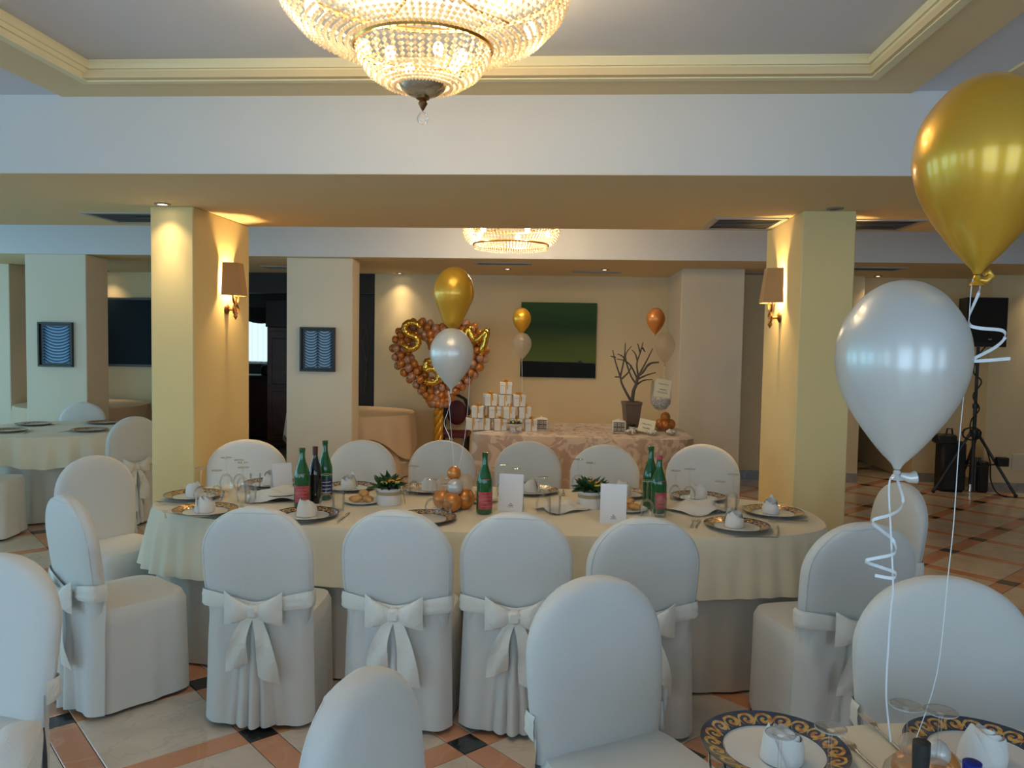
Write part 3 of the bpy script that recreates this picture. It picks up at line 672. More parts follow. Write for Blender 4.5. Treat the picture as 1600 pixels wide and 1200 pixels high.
CH = [  # x, y, facing in degrees (0 = away from the camera), scale, group, label
 (-1.282, 3.245, 2, 1, 0, 'white bow-tied chair, leftmost of the four backed to us along the long table'),
 (-.694, 3.27, -1, 1, 0, 'white bow-tied chair, second from left of the four backed to us along the table'),
 (-.200, 3.30, 0, 1, 0, 'white slipcovered chair with open pleats below the bow, before the middle menu card'),
 (.318, 3.285, 10, 1, 0, 'white slipcovered chair before the right menu card, partly behind the nearer front-facing chair'),
 (-2.13, 3.33, -36, 1, 0, 'white chair turned side-on at the left near corner of the long table'),
 (-2.67, 4.36, -118, 1, 0, 'white chair at the left end of the long table, its cream-lit front toward us'),
 (1.185, 3.32, 16, (1.10, 1.06, 1), 0, 'white chair with bow turned toward the right end of the long table'),
 (1.70, 4.25, 98, 1, 0, 'white chair at the far right end of the long table, behind the pearl balloon ribbon'),
 (-2.165, 5.22, 184, (1.16, 1, 1), 1, 'white chair back behind the long table, close to the left column'),
 (-1.402, 5.345, 180, 1, 1, 'white chair back behind the long table, right of the green bottles at left'),
 (-.864, 5.45, 181, 1, 1, 'white chair back behind the long table, under the pair of balloons'),
 (-.269, 5.535, 180, 1, 1, 'white chair back behind the long table, before the gift boxes'),
 (.262, 5.45, 178, 1, 1, 'white chair back behind the long table, before the right half of the gift table'),
 (.915, 5.385, 177, 1.03, 1, 'white chair back behind the long table, nearest the right column'),
 (.115, 2.335, 211, 1.0, 2, 'white chair at the near round table seen from the front, in the centre'),
 (1.125, 2.37, 183, (1.13, 1, 1.03), 2, 'white chair at the near round table with two balloon strings before it'),
 (-.385, 1.63, 254, (.97, 1, .985), 2, 'white chair at the bottom edge, left of the front-facing chair in the centre'),
 (-1.785, 2.33, 168, 1, 3, 'tall white chair back cut by the left edge, before the side-on chair'),
 (-1.02, 1.30, 118, (1, 1, .985), 3, 'cream-lit chair back at the very bottom left corner'),
 (-3.74, 6.58, 62, 1, 4, 'white chair with bow at the left round table, just left of the left column'),
 (-5.10, 8.04, 196, .97, 4, 'white chair behind the left round table, before the left picture pillar'),
 (-4.83, 6.02, -78, 1, 4, 'white chair at the left edge with only its seat and skirt showing'),
]
GR = ['chairs along the near side and ends of the long table', 'chairs along the far side of the long table', 'chairs at the near round table', 'chairs at the left edge', 'chairs round the left table']
for i, (x, y, a, s, g, lab) in enumerate(CH):
    if i == 0: o = proto; o.location = (x, y, 0); o.rotation_euler = (0, 0, radians(a)); tag(o, lab, 'chair', GR[g])
    else: o = dup(proto, lab, (x, y, 0), radians(a), GR[g])
    o.scale = s if isinstance(s, tuple) else (s, s, s)

# ------------------------------------------------------------------ draped tables
def superr(a, ax, ay, n): return (abs(cos(a)/ax)**n+abs(sin(a)/ay)**n)**(-1/n)
def drape(ax, ay, n, ztop, zhem, flare, fold_len, amp, seed, nu=220, hemw=0, ends=False):
    "cloth over an oval top: sampled by arc length so that the folds keep one spacing; ends=True keeps the long sides straighter"
    rnd = random.Random(seed); ph = [rnd.uniform(0, 6.28) for _ in range(4)]
    K = 2400; pts = []; acc = [0]
    for i in range(K+1):
        a = 2*pi*i/K; r = superr(a, ax, ay, n); pts.append((r*cos(a), r*sin(a)))
        if i: acc.append(acc[-1]+sqrt((pts[i][0]-pts[i-1][0])**2+(pts[i][1]-pts[i-1][1])**2))
    P = acc[-1]; m = max(3, round(P/fold_len)); ring_ = []; k = 0
    for i in range(nu):
        s = P*i/nu
        while acc[k+1] < s: k += 1
        t = (s-acc[k])/max(1e-9, acc[k+1]-acc[k]); p, q = pts[k], pts[k+1]
        x, y = p[0]+(q[0]-p[0])*t, p[1]+(q[1]-p[1])*t; tx, ty = q[0]-p[0], q[1]-p[1]; L = sqrt(tx*tx+ty*ty) or 1
        w = .12+.88*min(1, abs(x)/ax)**5 if ends else 1
        f = sin(2*pi*m*i/nu+ph[0]+1.1*sin(2*pi*3*i/nu+ph[1])); f2 = sin(2*pi*round(m*.43)*i/nu+ph[2])
        ring_.append((x, y, ty/L, -tx/L, w, (f+.25*f*abs(f))*.8+.45*f2, sin(2*pi*4*i/nu+ph[3])))
    def fn(u, v):
        x, y, nx, ny, w, f, hs = ring_[int(round(u*nu)) % nu]
        if v < .3:
            k = v/.3; return (x*k, y*k, ztop-.0015*k)
        k = (v-.3)/.7; o = .008*min(1, k*12)+flare*k*(.2+.8*w)+k**.75*amp*f*w
        return (x+nx*o, y+ny*o, ztop-.002-.010*min(1, k*12)-(ztop-zhem-.012)*k+hemw*hs*k)
    return MB().grid(fn, nu, 20, cu=True)
TT = .762
o = obj('tablecloth', drape(1.76, .585, 3.0, TT, .455, .06, .105, .017, 3, 620, hemw=.015, ends=True), M['cloth'], loc=(-.44, 4.25, 0))
tag(o, 'ivory upper tablecloth of the long oval table with folds at its rounded ends', 'tablecloth')
o = obj('table_skirt', drape(1.72, .545, 3.0, TT-.006, .012, .03, .14, .016, 5, 500, ends=True), M['under'], loc=(-.44, 4.24, 0))
tag(o, 'beige floor-length under-cloth of the long oval table, below the ivory cloth', 'tablecloth')
o = obj('tablecloth', drape(.80, .80, 2, TT, .50, .04, .13, .016, 8, 400, hemw=.02), M['cloth'], loc=(.93, 1.135, 0))
tag(o, 'ivory tablecloth of the near round table in the bottom right corner', 'tablecloth')
o = obj('table_skirt', drape(.76, .76, 2, TT-.006, .012, .03, .15, .016, 9, 300), M['under'], loc=(.93, 1.135, 0))
tag(o, 'floor-length under-cloth of the near round table in the bottom right corner', 'tablecloth')
o = obj('tablecloth', drape(.72, .72, 2, TT, .52, .05, .19, .022, 11, 320, hemw=.035), M['cloth'], loc=(-4.76, 7.12, 0))
tag(o, 'ivory upper cloth of the left round table with a scalloped hem', 'tablecloth')
o = obj('table_skirt', drape(.67, .67, 2, TT-.006, .012, .03, .2, .018, 12, 300), M['under'], loc=(-4.76, 7.12, 0))
tag(o, 'floor-length under-cloth of the left round table', 'tablecloth')
for (x, y, lab) in ((-2.63, 9.56, 'below the balloon heart'), (-6.13, 9.70, 'under the large dark screen')):
    o = obj('tablecloth', drape(.76, .76, 2, TT, .36, .03, .28, .016, 14, 260, hemw=.14), M['beige_cloth'], loc=(x, y, 0))
    tag(o, 'beige upper cloth of the bare round table ' + lab, 'tablecloth')
    o = obj('table_skirt', drape(.72, .72, 2, TT-.006, .012, .02, .24, .012, 15, 260), M['beige_cloth'], loc=(x, y, 0))
    tag(o, 'floor-length beige cloth of the bare round table ' + lab, 'tablecloth')
o = obj('gift_table_cloth', drape(1.06, .60, 7, .775, .012, .05, .2, .018, 21, 420), M['damask'], loc=(.14, 8.05, 0))
tag(o, 'pale damask satin cloth falling to the floor over the gift table', 'tablecloth')

# ------------------------------------------------------------------ tableware
me_charger = mesh('plate', MB().lathe([(0, .004), (.108, .004), (.110, .0065), (.110, .0), (0, .0)], 48), M['porcelain'])
me_rim = mesh('rim', MB().lathe([(.108, .0065), (.120, .010), (.140, .0155), (.154, .019), (.157, .020), (.157, .018), (.135, .008), (.108, 0)], 64), M['rim'])
def plate(x, y, label, z=TT, s=1, rz=0, group='patterned charger plates on the long table'):
    o = obj('charger_plate', me_charger, None, loc=(x, y, z), rot=(0, 0, rz)); tag(o, label, 'plate', group)
    obj('rim', me_rim, None, o)
    o.scale = (s, s, s); return o
def napkin_mesh(seed):
    "a napkin rolled up on end, its rim slanting up to one pointed tip"
    rnd = random.Random(seed); p = [rnd.uniform(0, 6) for _ in range(3)]
    def fn(u, v):
        a = u*2*pi*2.6+p[0]; sl = .5+.5*cos(a-p[0]-.5)
        r = (.043*(1-.60*u))*(1.06-.30*v*(1-u*.4)+.10*sin(v*pi))+.0025*sin(3*a+p[1])*v
        h = .040+.026*sl*(1-.5*u)+.016*u+.004*sin(a*2.3+p[2])
        return (r*cos(a)-.010*v*cos(p[0]+.5), r*sin(a)-.010*v*sin(p[0]+.5), .001+h*v)
    b = MB().grid(fn, 72, 8)
    # the loose outer flap that wraps round the roll and ends in the standing tip
    b.grid(lambda u, v: ((.047-.010*v)*cos(p[0]+.5+(2.0*(u-.45))*(1-v**1.4)), (.047-.010*v)*sin(p[0]+.5+(2.0*(u-.45))*(1-v**1.4)), .002+.082*v), 12, 8)
    return mesh('folded_napkin', b, M['napkin'], ang=60)
me_nap = [napkin_mesh(k) for k in range(4)]
def napkin(x, y, label, k=0, z=TT+.0045, s=1, rz=0, group='folded napkins on the plates'):
    o = obj('folded_napkin', me_nap[k % 4], None, loc=(x, y, z), rot=(0, 0, rz)); tag(o, label, 'napkin', group); o.scale = (s, s, s); return o
# wine glass turned upside down: rim on the cloth, foot in the air
def glass_parts(H, rb, rm, hb, rf):
    bowl = MB().lathe([(rm, 0), (rm+.004, hb*.25), (rb, hb*.5), (rb*.88, hb*.75), (rb*.5, hb*.94), (.006, hb), (.0045, hb-.004)][:6], 24)
    stem = MB().lathe([(.006, hb), (.0038, hb+.012), (.0036, H-.012), (.007, H-.004)], 10)
    foot = MB().lathe([(.007, H-.005), (rf*.9, H-.0012), (rf, H), (rf, H+.0012), (0, H+.0012)], 28)
    er = MB(); er.grid(lambda u, v: ((rf+.0011*cos(2*pi*v))*cos(2*pi*u), (rf+.0011*cos(2*pi*v))*sin(2*pi*u), H+.0011*sin(2*pi*v)), 36, 6, True, True)
    return mesh('bowl', bowl, M['glass']), mesh('stem', stem, M['glass']), mesh('foot', foot, M['glass']), mesh('foot_rim_glint', er, M['glass_edge_glint'])
GP = [glass_parts(.185, .038, .030, .092, .029), glass_parts(.165, .033, .027, .085, .027)]
me_tumbler = mesh('tumbler', MB().lathe([(.0, .004), (.027, .004), (.030, .09), (.031, .095), (.0325, .095), (.029, 0), (0, 0)], 24), M['glass'])
def wineglass(x, y, label, k=0, z=TT, s=1, group='upturned wine glasses on the long table'):
    t = thing('wine_glass', label, 'glass', (x, y, z), 0, group); t.scale = (s, s, s)
    for n, me in zip(('bowl', 'stem', 'foot', 'foot_rim_glint'), GP[k]): obj(n, me, None, t)
    return t
def tumbler(x, y, label, z=TT, group='upturned tumblers on the long table'):
    o = obj('tumbler', me_tumbler, None, loc=(x, y, z)); tag(o, label, 'glass', group); return o
# cutlery
fk = MB().tube([(0, -.095, .004), (0, -.06, .005), (0, 0, .004), (0, .03, .006)], [.005, .0045, .0028, .003], 6, flat=.5)
ft = MB().add([(-.010, .045, .006), (.010, .045, .006), (.004, .028, .006), (-.004, .028, .006), (-.010, .045, .008), (.010, .045, .008), (.004, .028, .008), (-.004, .028, .008)], [(0,1,2,3),(7,6,5,4),(0,4,5,1),(1,5,6,2),(2,6,7,3),(3,7,4,0)])
for k in range(4): ft.tube([(-.0085+.0057*k, .044, .007), (-.0085+.0057*k, .07, .005), (-.0085+.0057*k, .095, .007)], [.0016, .0014, .0008], 4)
kn = MB().tube([(0, -.10, .004), (0, -.06, .005), (0, -.01, .004)], [.005, .006, .0045], 6, flat=.6)
kb = MB().add([(-.004, -.012, .004), (.006, -.012, .004), (.009, .05, .004), (.005, .095, .004), (-.003, .11, .004), (-.004, -.012, .006), (.006, -.012, .0052), (.009, .05, .0050), (.005, .095, .0050), (-.003, .11, .0055)],
              [(4,3,2,1,0),(5,6,7,8,9),(0,1,6,5),(1,2,7,6),(2,3,8,7),(3,4,9,8),(4,0,5,9)])
mfk, mft, mkn, mkb = mesh('handle', fk, M['steel']), mesh('fork_head', ft, M['steel']), mesh('handle', kn, M['steel']), mesh('blade', kb, M['steel'])
def fork(x, y, rz, label, z=TT, group='forks on the long table'):
    o = obj('fork', mfk, None, loc=(x, y, z), rot=(0, 0, radians(rz))); obj('fork_head', mft, None, o); return tag(o, label, 'fork', group)
def knife(x, y, rz, label, z=TT, group='knives on the long table'):
    o = obj('knife', mkn, None, loc=(x, y, z), rot=(0, 0, radians(rz))); obj('blade', mkb, None, o); return tag(o, label, 'knife', group)
# places: x, y, name of the place, which cutlery shows
PL_ = [(-2.03, 4.20, 'at the left end of the long table', 80), (-1.80, 3.845, 'at the left near corner of the long table', 30), (-1.275, 3.83, 'behind the leftmost chair backed to us', 0),
       (-1.76, 4.62, 'at the far side nearest the left column', 180), (-1.27, 4.575, 'at the far side right of the bottles', 180), (-.80, 4.59, 'at the far side behind the left flower pot', 180),
       (-.20, 4.64, 'at the far side behind the middle menu card', 180), (.33, 4.64, 'at the far side behind the right flower pot', 180), (.76, 4.60, 'at the far side nearest the right column', 180),
       (1.09, 4.25, 'at the right end of the long table', -80), (.83, 3.90, 'at the right near corner of the long table', -15), (-.69, 3.84, 'showing its rim behind the second chair back', 0)]
ORD = [280, 315, 475, 430, 545, 675, 828, 975, 1090, 1210, 1155, 668]
for k, (x, y, w, rz) in enumerate(PL_):
    plate(x, y, 'round plate with a patterned rim ' + w, rz=k*1.3)
    if k < 11: napkin(x+(.0 if k < 9 else -.01), y, 'white folded napkin on the plate ' + w, k, rz=k*2.1, s=1.12)
    a = radians(rz); rx, ry = cos(a), sin(a); fx, fy = -sin(a), cos(a)
    if k in (0, 1, 2, 10, 9, 4, 6):
        fork(x-.185*rx, y-.185*ry, rz, 'fork left of the plate ' + w)
        if k != 4: knife(x+.185*rx, y+.185*ry, rz+180, 'knife right of the plate ' + w)
    if k in (2, 10): fork(x-.21*rx, y-.21*ry, rz+2, 'outer fork left of the plate ' + w)
    if k == 10: knife(x+.05, y-.20, 98, 'knife across the table edge below the right near corner plate')
GL = [(-1.925, 4.06, 0, 'nearest the left end plate'), (-1.865, 4.12, 1, 'right beside the one nearest the left end plate'), (-1.955, 4.44, 0, 'before the far chair by the left column, left one'),
      (-1.90, 4.49, 1, 'before the far chair by the left column, right one'), (-1.84, 4.40, 1, 'left of the napkin at the far left corner'), (-1.72, 4.12, 0, 'left of the napkin-covered basket'),
      (-1.225, 3.985, 0, 'just right of the red-labelled bottle at left'), (-.925, 4.45, 0, 'behind the left flower pot, left one'), (-.862, 4.44, 1, 'behind the left flower pot, right one'),
      (-.668, 3.93, 0, 'left before the balloon centrepiece'), (-.60, 3.92, 1, 'right before the balloon centrepiece'), (-.117, 4.09, 0, 'right of the middle menu card'),
      (-.355, 4.47, 0, 'behind the middle menu card, left one'), (-.285, 4.48, 1, 'behind the middle menu card, right one'), (.415, 4.08, 0, 'before the bottles at the right'),
      (.62, 4.56, 1, 'before the far right chair, left one'), (.69, 4.50, 0, 'before the far right chair, right one'), (.81, 4.24, 1, 'left beside the right end plate'), (.90, 4.36, 0, 'behind the ones beside the right end plate'),
      (.07, 4.76, 0, 'behind the right flower pot, left one'), (.145, 4.76, 1, 'behind the right flower pot, right one')]
for x, y, k, w in GL: wineglass(x, y, 'upturned wine glass ' + w, k)
for x, y, w in ((-1.672, 4.10, 'left of the napkin-covered basket'), (-1.165, 3.995, 'right of the red-labelled bottle at left'), (-.055, 4.06, 'right of the middle menu card'), (.485, 4.09, 'before the bottles at the right'), (.872, 4.25, 'beside the right end plate'), (-1.79, 4.46, 'behind the left end glasses')):
    tumbler(x, y, 'clear tumbler ' + w)
# bottles
def bottle(x, y, label, H=.31, r=.041, glass='green_glass', lab='red_label', cap='red_label', face=-90, neck_label=True, z=TT, group=None):
    t = thing('bottle', label, 'bottle', (x, y, z), radians(face+90), group)
    k = H/.31
    obj('body', MB().lathe([(0, .004), (r*.8, 0), (r, .008), (r, .155*k), (r*.97, .172*k), (r*.72, .208*k), (r*.46, .238*k), (r*.36, .258*k), (r*.34, .288*k), (r*.34, .297*k), (0, .297*k)], 28), M[glass], t)
    obj('cap', MB().lathe([(r*.36, .262*k if cap == 'brown_foil' or cap == 'black' else .290*k), (r*.39, .292*k), (r*.39, .309*k), (r*.35, H), (0, H)], 20), M[cap], t)
    if lab:
        def curve(z0, z1, a0):
            return MB().grid(lambda u, v: ((r+.0008)*sin((2*u-1)*a0), -(r+.0008)*cos((2*u-1)*a0), z0+(z1-z0)*v), 14, 2)
        obj('label', curve(.028*k, .115*k, 1.05), M[lab], t)
        if neck_label: obj('neck_label', MB().grid(lambda u, v: ((r*.93-.012*v+.0012)*sin((2*u-1)*.45), -(r*.93-.012*v+.0012)*cos((2*u-1)*.45), (.176+.022*v)*k), 8, 2), M[lab], t)
        b = MB()
        for q in range(4):
            zz = (.042+.018*q)*k; b.grid(lambda u, v: ((r+.0014)*sin((2*u-1)*(.7-.12*(q % 2))), -(r+.0014)*cos((2*u-1)*(.7-.12*(q % 2))), zz+.003*v), 10, 2)
        obj('label_lines', b, M['paper'] if lab == 'blue_label' else mat('label_print', (.55, .20, .20), .6), t)
    return t
bottle(-1.375, 4.05, 'green mineral water bottle with a red label, front of the left trio', face=-70, cap='green_glass')
bottle(-1.338, 4.150, 'dark wine bottle with a brown neck foil between two green bottles', H=.305, r=.037, glass='wine_glass_dark', lab=None, cap='brown_foil')
bottle(-1.315, 4.25, 'tall green bottle with a blue label at the back of the left trio', H=.325, r=.040, lab='blue_label', cap='green_glass', face=-60)
bottle(-.415, 4.03, 'green water bottle with a red label right of the balloon centrepiece', face=-70, H=.315, cap='green_glass')
bottle(.452, 4.30, 'tall plain green bottle at right, behind the red-capped one', H=.335, r=.040, lab=None, cap='green_glass')
bottle(.485, 4.19, 'green bottle with red cap and red label before the far right chair', H=.30, face=-60)
# menu cards
def menu(x, y, rz, label, printed=True, w=.064, h=.19):
    t = thing('menu_card', label, 'menu card', (x, y, TT), radians(rz)); d = .034
    def leaf(s): return MB().add([(-w, s*d, 0), (w, s*d, 0), (w, 0, h), (-w, 0, h), (-w, s*(d-.001), 0), (w, s*(d-.001), 0), (w, 0, h-.002), (-w, 0, h-.002)], [(0,1,2,3),(7,6,5,4),(0,4,5,1),(1,5,6,2),(2,6,7,3),(3,7,4,0)])
    obj('front_leaf', leaf(-1), M['paper'], t, smooth=False); obj('back_leaf', leaf(1), M['paper'], t, smooth=False)
    if printed:
        b = MB(); rnd = random.Random(int(x*100))
        def dash(x0, x1, z, th=.0016):
            y0 = -d*(1-z/h)-.0006; b.add([(x0, y0, z), (x1, y0, z), (x1, y0+d/h*th, z+th), (x0, y0+d/h*th, z+th)], [(0,1,2,3)])
        dash(-.004, .006, .0400, .002); dash(-.002, .009, .0365); dash(-.012, .014, .0310, .0022); dash(-.008, .012, .0270, .0018)
        xx = -.014
        while xx < .014: l = rnd.uniform(.002, .005); dash(xx, xx+l, .0215, .0022); xx += l+.0015
        obj('print', b, M['ink'], t, smooth=False)
    return t
menu(-1.62, 4.42, 38, 'white folded menu card at the left, behind the napkin-covered basket', False, .056, .165)
menu(-.285, 4.135, -3, 'white folded menu card with small print, in the middle of the table')
menu(.235, 3.93, -3, 'white folded menu card with small print, at the right before the flower pot')
# napkin-covered bread baskets
def basket(x, y, rz, label, a=.15, h=.055, seed=0, tray=True):
    t = thing('bread_basket', label, 'basket', (x, y, TT), radians(rz)); rnd = random.Random(seed); p = [rnd.uniform(0, 6) for _ in range(4)]
    if tray: obj('tray', MB().lathe([(0, .002), (.085, .002), (.115, .036), (.119, .036), (.090, 0), (0, 0)], 28, fn=lambda r, z, q: r*(1+.04*sin(14*q))), M['wicker'], t)
    def fn(u, v):
        X, Y = 2*u-1, 2*v-1; r = sqrt(X*X+Y*Y); z = h*(1-max(0, (r-.55)/.75)**1.1 if r > .55 else 1)+.010*sin(5*X+p[0])*cos(4*Y+p[1])
        return (X*a+.006*sin(7*Y+p[2]), Y*a*.85, max(.005+.003*abs(sin(9*X+p[3])), z))
    obj('napkin_cover', MB().grid(fn, 24, 24), M['napkin'], t, ang=60)
    return t
basket(-1.565, 4.24, 20, 'dark wicker bread tray under a grey-white napkin, left of the green bottles', seed=1)
basket(-.02, 4.19, 42, 'white napkin with a pointed corner left of the right flower pot', a=.12, seed=2, h=.035, tray=False)
basket(.70, 4.27, 40, 'large white napkin with a pointed corner, between the right bottles and the right end glasses', a=.14, seed=3, h=.045, tray=False)
# bread plates
me_small = mesh('plate', MB().lathe([(0, .004), (.06, .004), (.085, .014), (.10, .018), (.10, .016), (.07, .002), (0, 0)], 36), M['porcelain'])
def bread_plate(x, y, label, lab2, seed):
    o = obj('side_plate', me_small, None, loc=(x, y, TT)); tag(o, label, 'plate', 'side plates with bread')
    rnd = random.Random(seed)
    for k in range(3):
        b = MB().sphere((0, 0, 0), .030, 14, 8, (1.25, .9, .62)); b.v = [(vx*(1+.08*sin(vy*120)), vy, vz) for vx, vy, vz in b.v]
        q = obj('bread_roll', b, M['bread'], loc=(x+(-.035, .03, .0)[k], y+(-.01, .0, .025)[k], TT+(.024, .024, .048)[k]), rot=(0, 0, rnd.uniform(0, 3)))
        tag(q, ('left', 'right', 'topmost')[k] + ' of the small bread rolls ' + lab2, 'bread', 'bread rolls')
bread_plate(-1.09, 4.19, 'side plate with bread, right of the left bottles', 'on the plate right of the left bottles', 1)
bread_plate(.33, 4.21, 'side plate with bread, behind the right menu card', 'on the plate behind the right menu card', 2)
bread_plate(-.47, 4.33, 'side plate with bread, behind the middle water bottle', 'on the plate behind the middle water bottle', 3)
# flower pots
def flowerpot(x, y, label, rz):
    t = thing('flower_pot', label, 'flower pot', (x, y, TT), rz); rnd = random.Random(int(rz*10)+3)
    obj('pot', MB().lathe([(0, .0), (.050, 0), (.053, .01), (.050, .045), (.047, .058), (.048, .066), (.050, .080), (.046, .080), (.044, .066), (0, .062)], 30, fn=lambda r, z, a: r*(1+.03*sin(9*a)*(1 if z < .05 else .3))), M['giftwhite'], t)
    obj('ribbon', MB().lathe([(.0505, .050), (.0510, .054), (.0505, .062), (.0495, .066)], 30), M['burlap'], t)
    b = MB().sphere((.052, -.02, .056), .010, 8, 6, (1, 1, .8)); b.strip([(.054, -.02, .055), (.060, -.028, .03), (.062, -.03, .004)], .010, (0, 1, 0)); obj('ribbon_knot', b, M['burlap'], t)
    b = MB()
    for k in range(80):
        a = rnd.uniform(0, 6.28); el = rnd.uniform(.05, 1.2); L = rnd.uniform(.045, .085); w = rnd.uniform(.008, .014); r0 = rnd.uniform(0, .035); z0 = .078+rnd.uniform(0, .015)
        d = Vector((cos(a)*cos(el), sin(a)*cos(el), sin(el))); s = Vector((-sin(a), cos(a), 0)); p = Vector((r0*cos(a), r0*sin(a), z0)); n = d.cross(s)*.006
        b.add([p, p+d*L*.45+s*w+n, p+d*L+Vector((0, 0, -.01)), p+d*L*.45-s*w+n, p+d*L*.5-n*1.2], [(0,1,4),(1,2,4),(2,3,4),(3,0,4)])
    obj('leaves', b, M['leaf'], t, smooth=False, kind='stuff')
    for k in range(5):
        a = 4.0+k*.75; q = (.036*cos(a), .036*sin(a), .108+.008*(k % 2))
        obj('flower', MB().lathe([(0, -.008), (.012, -.004), (.016, .004), (.010, .008), (0, .004)], 12, q, fn=lambda r, z, aa: r*(1+.22*sin(5*aa))), M['flower_o' if k % 2 else 'flower_y'], t)
    t.scale = (1.3, 1.3, 1.12)
    return t
flowerpot(-.945, 4.185, 'white pot with a tan ribbon and dark leaves left of the balloon centrepiece', .4)
flowerpot(.13, 4.27, 'white pot of dark leaves and orange flowers behind the right menu card', 1.5)

# ------------------------------------------------------------------ balloons
BP = [(0, 0), (.05, .0), (.10, .03), (.30, .10), (.53, .20), (.73, .30), (.88, .40), (.97, .50), (1.0, .59), (.965, .70), (.85, .80), (.635, .90), (.46, .95), (.25, .986), (0, 1.0)]
BP2 = [(0, 0), (.05, .0), (.20, .03), (.42, .09), (.53, .16), (.66, .26), (.80, .36), (.92, .45), (.99, .54), (1.0, .60), (.96, .70), (.85, .80), (.635, .90), (.46, .95), (.25, .986), (0, 1.0)]
def smooth_prof(P, k=3):
    out = []
    for i in range(len(P)-1):
        p0, p1, p2, p3 = P[max(i-1, 0)], P[i], P[i+1], P[min(i+2, len(P)-1)]
        for j in range(k):
            t = j/k; f = lambda a, b, c, d: .5*((2*b)+(-a+c)*t+(2*a-5*b+4*c-d)*t*t+(-a+3*b-3*c+d)*t**3)
            out.append((max(0, f(p0[0], p1[0], p2[0], p3[0])) if (i, j) != (0, 0) else 0, f(p0[1], p1[1], p2[1], p3[1])))
    out.append(P[-1]); return out
def balloon(loc, w, h, m, label, group=None, prof=BP, tilt=(0, 0, 0), n=48):
    t = thing('balloon', label, 'balloon', loc, 0, group); t.rotation_euler = tilt
    pr = [(r*w/2, z*h) for r, z in smooth_prof(prof)]
    obj('skin', MB().lathe(pr, n), M[m], t, ang=180)
    obj('knot', MB().lathe([(0, -.002), (w*.022, -.002), (w*.030, -w*.03), (w*.020, -w*.045), (w*.05, -w*.075), (w*.055, -w*.085), (0, -w*.08)], 14), M[m], t)
    return t
def catmull(P, k=6):
    P = [Vector(p) for p in P]; out = []
    for i in range(len(P)-1):
        p0, p1, p2, p3 = P[max(i-1, 0)], P[i], P[i+1], P[min(i+2, len(P)-1)]
        for j in range(k):
            t = j/k; out.append(.5*((2*p1)+(-p0+p2)*t+(2*p0-5*p1+4*p2-p3)*t*t+(-p0+3*p1-3*p2+p3)*t**3))
    out.append(P[-1]); return out
def string_obj(name, pts, w, label, m='ribbon', side=(0, 0, 1), group=None, k=5):
    b = MB().strip(catmull(pts, k), w, side) if w > .003 else MB().tube(catmull(pts, k), w, 5)
    o = obj(name, b, M[m]); return tag(o, label, 'ribbon', group)
# near table pair
bn = balloon((.645, 1.6, 1.412), .244, .368, 'b_pearl', 'large pearl white balloon floating above the near round table')
b = MB().tube([(.006, 0, -.012), (.022, -.004, -.016), (.034, -.004, -.014)], [.006, .010, .013], 10); obj('tied_neck', b, M['b_pearl'], bn)
bn = balloon((.768, 1.58, 1.790), .250, .372, 'b_gold', 'large gold balloon cut by the right edge of the picture', tilt=(0, .02, 0))
b = MB().tube([(.004, 0, -.010), (.016, 0, -.012), (.026, 0, -.002), (.020, 0, .006), (.012, 0, 0)], [.004, .006, .008, .006, .004], 10); obj('tied_neck', b, M['b_gold'], bn)
string_obj('balloon_ribbon', [(.645,1.6,1.395),(.666,1.619,1.351),(.659,1.61,1.333),(.63,1.586,1.324),(.595,1.582,1.312),(.624,1.604,1.287),(.649,1.62,1.269),(.652,1.606,1.255),(.636,1.583,1.247),(.59,1.585,1.234),(.601,1.608,1.222),(.633,1.62,1.21),(.651,1.602,1.206),(.639,1.581,1.201),(.607,1.588,1.203)], .0062, 'curled white ribbon hanging from the large pearl balloon', side=(.15, 0, 1))
string_obj('balloon_ribbon', [(.641,1.6,1.403),(.631,1.6,1.38),(.638,1.6,1.289),(.647,1.6,1.182),(.645,1.6,1.136),(.643,1.6,1.058),(.644,1.602,.957),(.66,1.61,.86)], .0034, 'straight white ribbon running down from the large pearl balloon', side=(1, .2, 0))
string_obj('balloon_ribbon', [(.768,1.58,1.783),(.781,1.594,1.764),(.762,1.588,1.715),(.754,1.57,1.694),(.774,1.567,1.688),(.82,1.583,1.685),(.832,1.595,1.672),(.81,1.585,1.653),(.764,1.568,1.631),(.765,1.569,1.626),(.839,1.586,1.632)], .0062, 'curled white ribbon hanging from the large gold balloon before the speaker', side=(.15, 0, 1))
string_obj('balloon_ribbon', [(.768,1.58,1.786),(.759,1.58,1.773),(.757,1.58,1.694),(.756,1.58,1.61),(.75,1.58,1.471),(.747,1.58,1.315),(.741,1.58,1.207),(.729,1.58,1.014),(.70,1.60,.86)], .0009, 'straight white string running down from the large gold balloon')
# centrepieces: a small cluster of balloons that weighs the strings
def cluster(x, y, z, label, s=1, n=7, extra=()):
    t = thing('balloon_cluster', label, 'centrepiece', (x, y, z))
    for k, (dx, dy, dz, r, m) in enumerate([(-.058, .01, .052, .052, 'b_orange'), (.055, .02, .056, .056, 'b_orange'), (.0, -.055, .050, .050, 'b_orange'), (.0, .06, .052, .052, 'b_gold'), (-.05, .01, .125, .040, 'b_clear'), (.012, -.030, .125, .042, 'b_pearl'), (.06, .02, .140, .045, 'b_clear'), (.0, .01, .190, .037, 'b_orange')][:n]):
        b = MB().sphere((dx*s, dy*s, dz*s), r*s, 18, 12, (1, 1, 1.03)); obj('balloon', b, M[m], t, ang=180)
    return t
cluster(-.585, 4.10, TT, 'cluster of orange and pearl balloons weighing the strings in the middle of the long table', n=8)
cluster(.745, 1.635, TT, 'low cluster of orange and pearl balloons on the near round table', .62, n=6)
balloon((-.606, 4.12, 1.70), .21, .325, 'b_gold', 'gold balloon with a long neck above the middle of the long table', prof=BP2, tilt=(0, .03, 0))
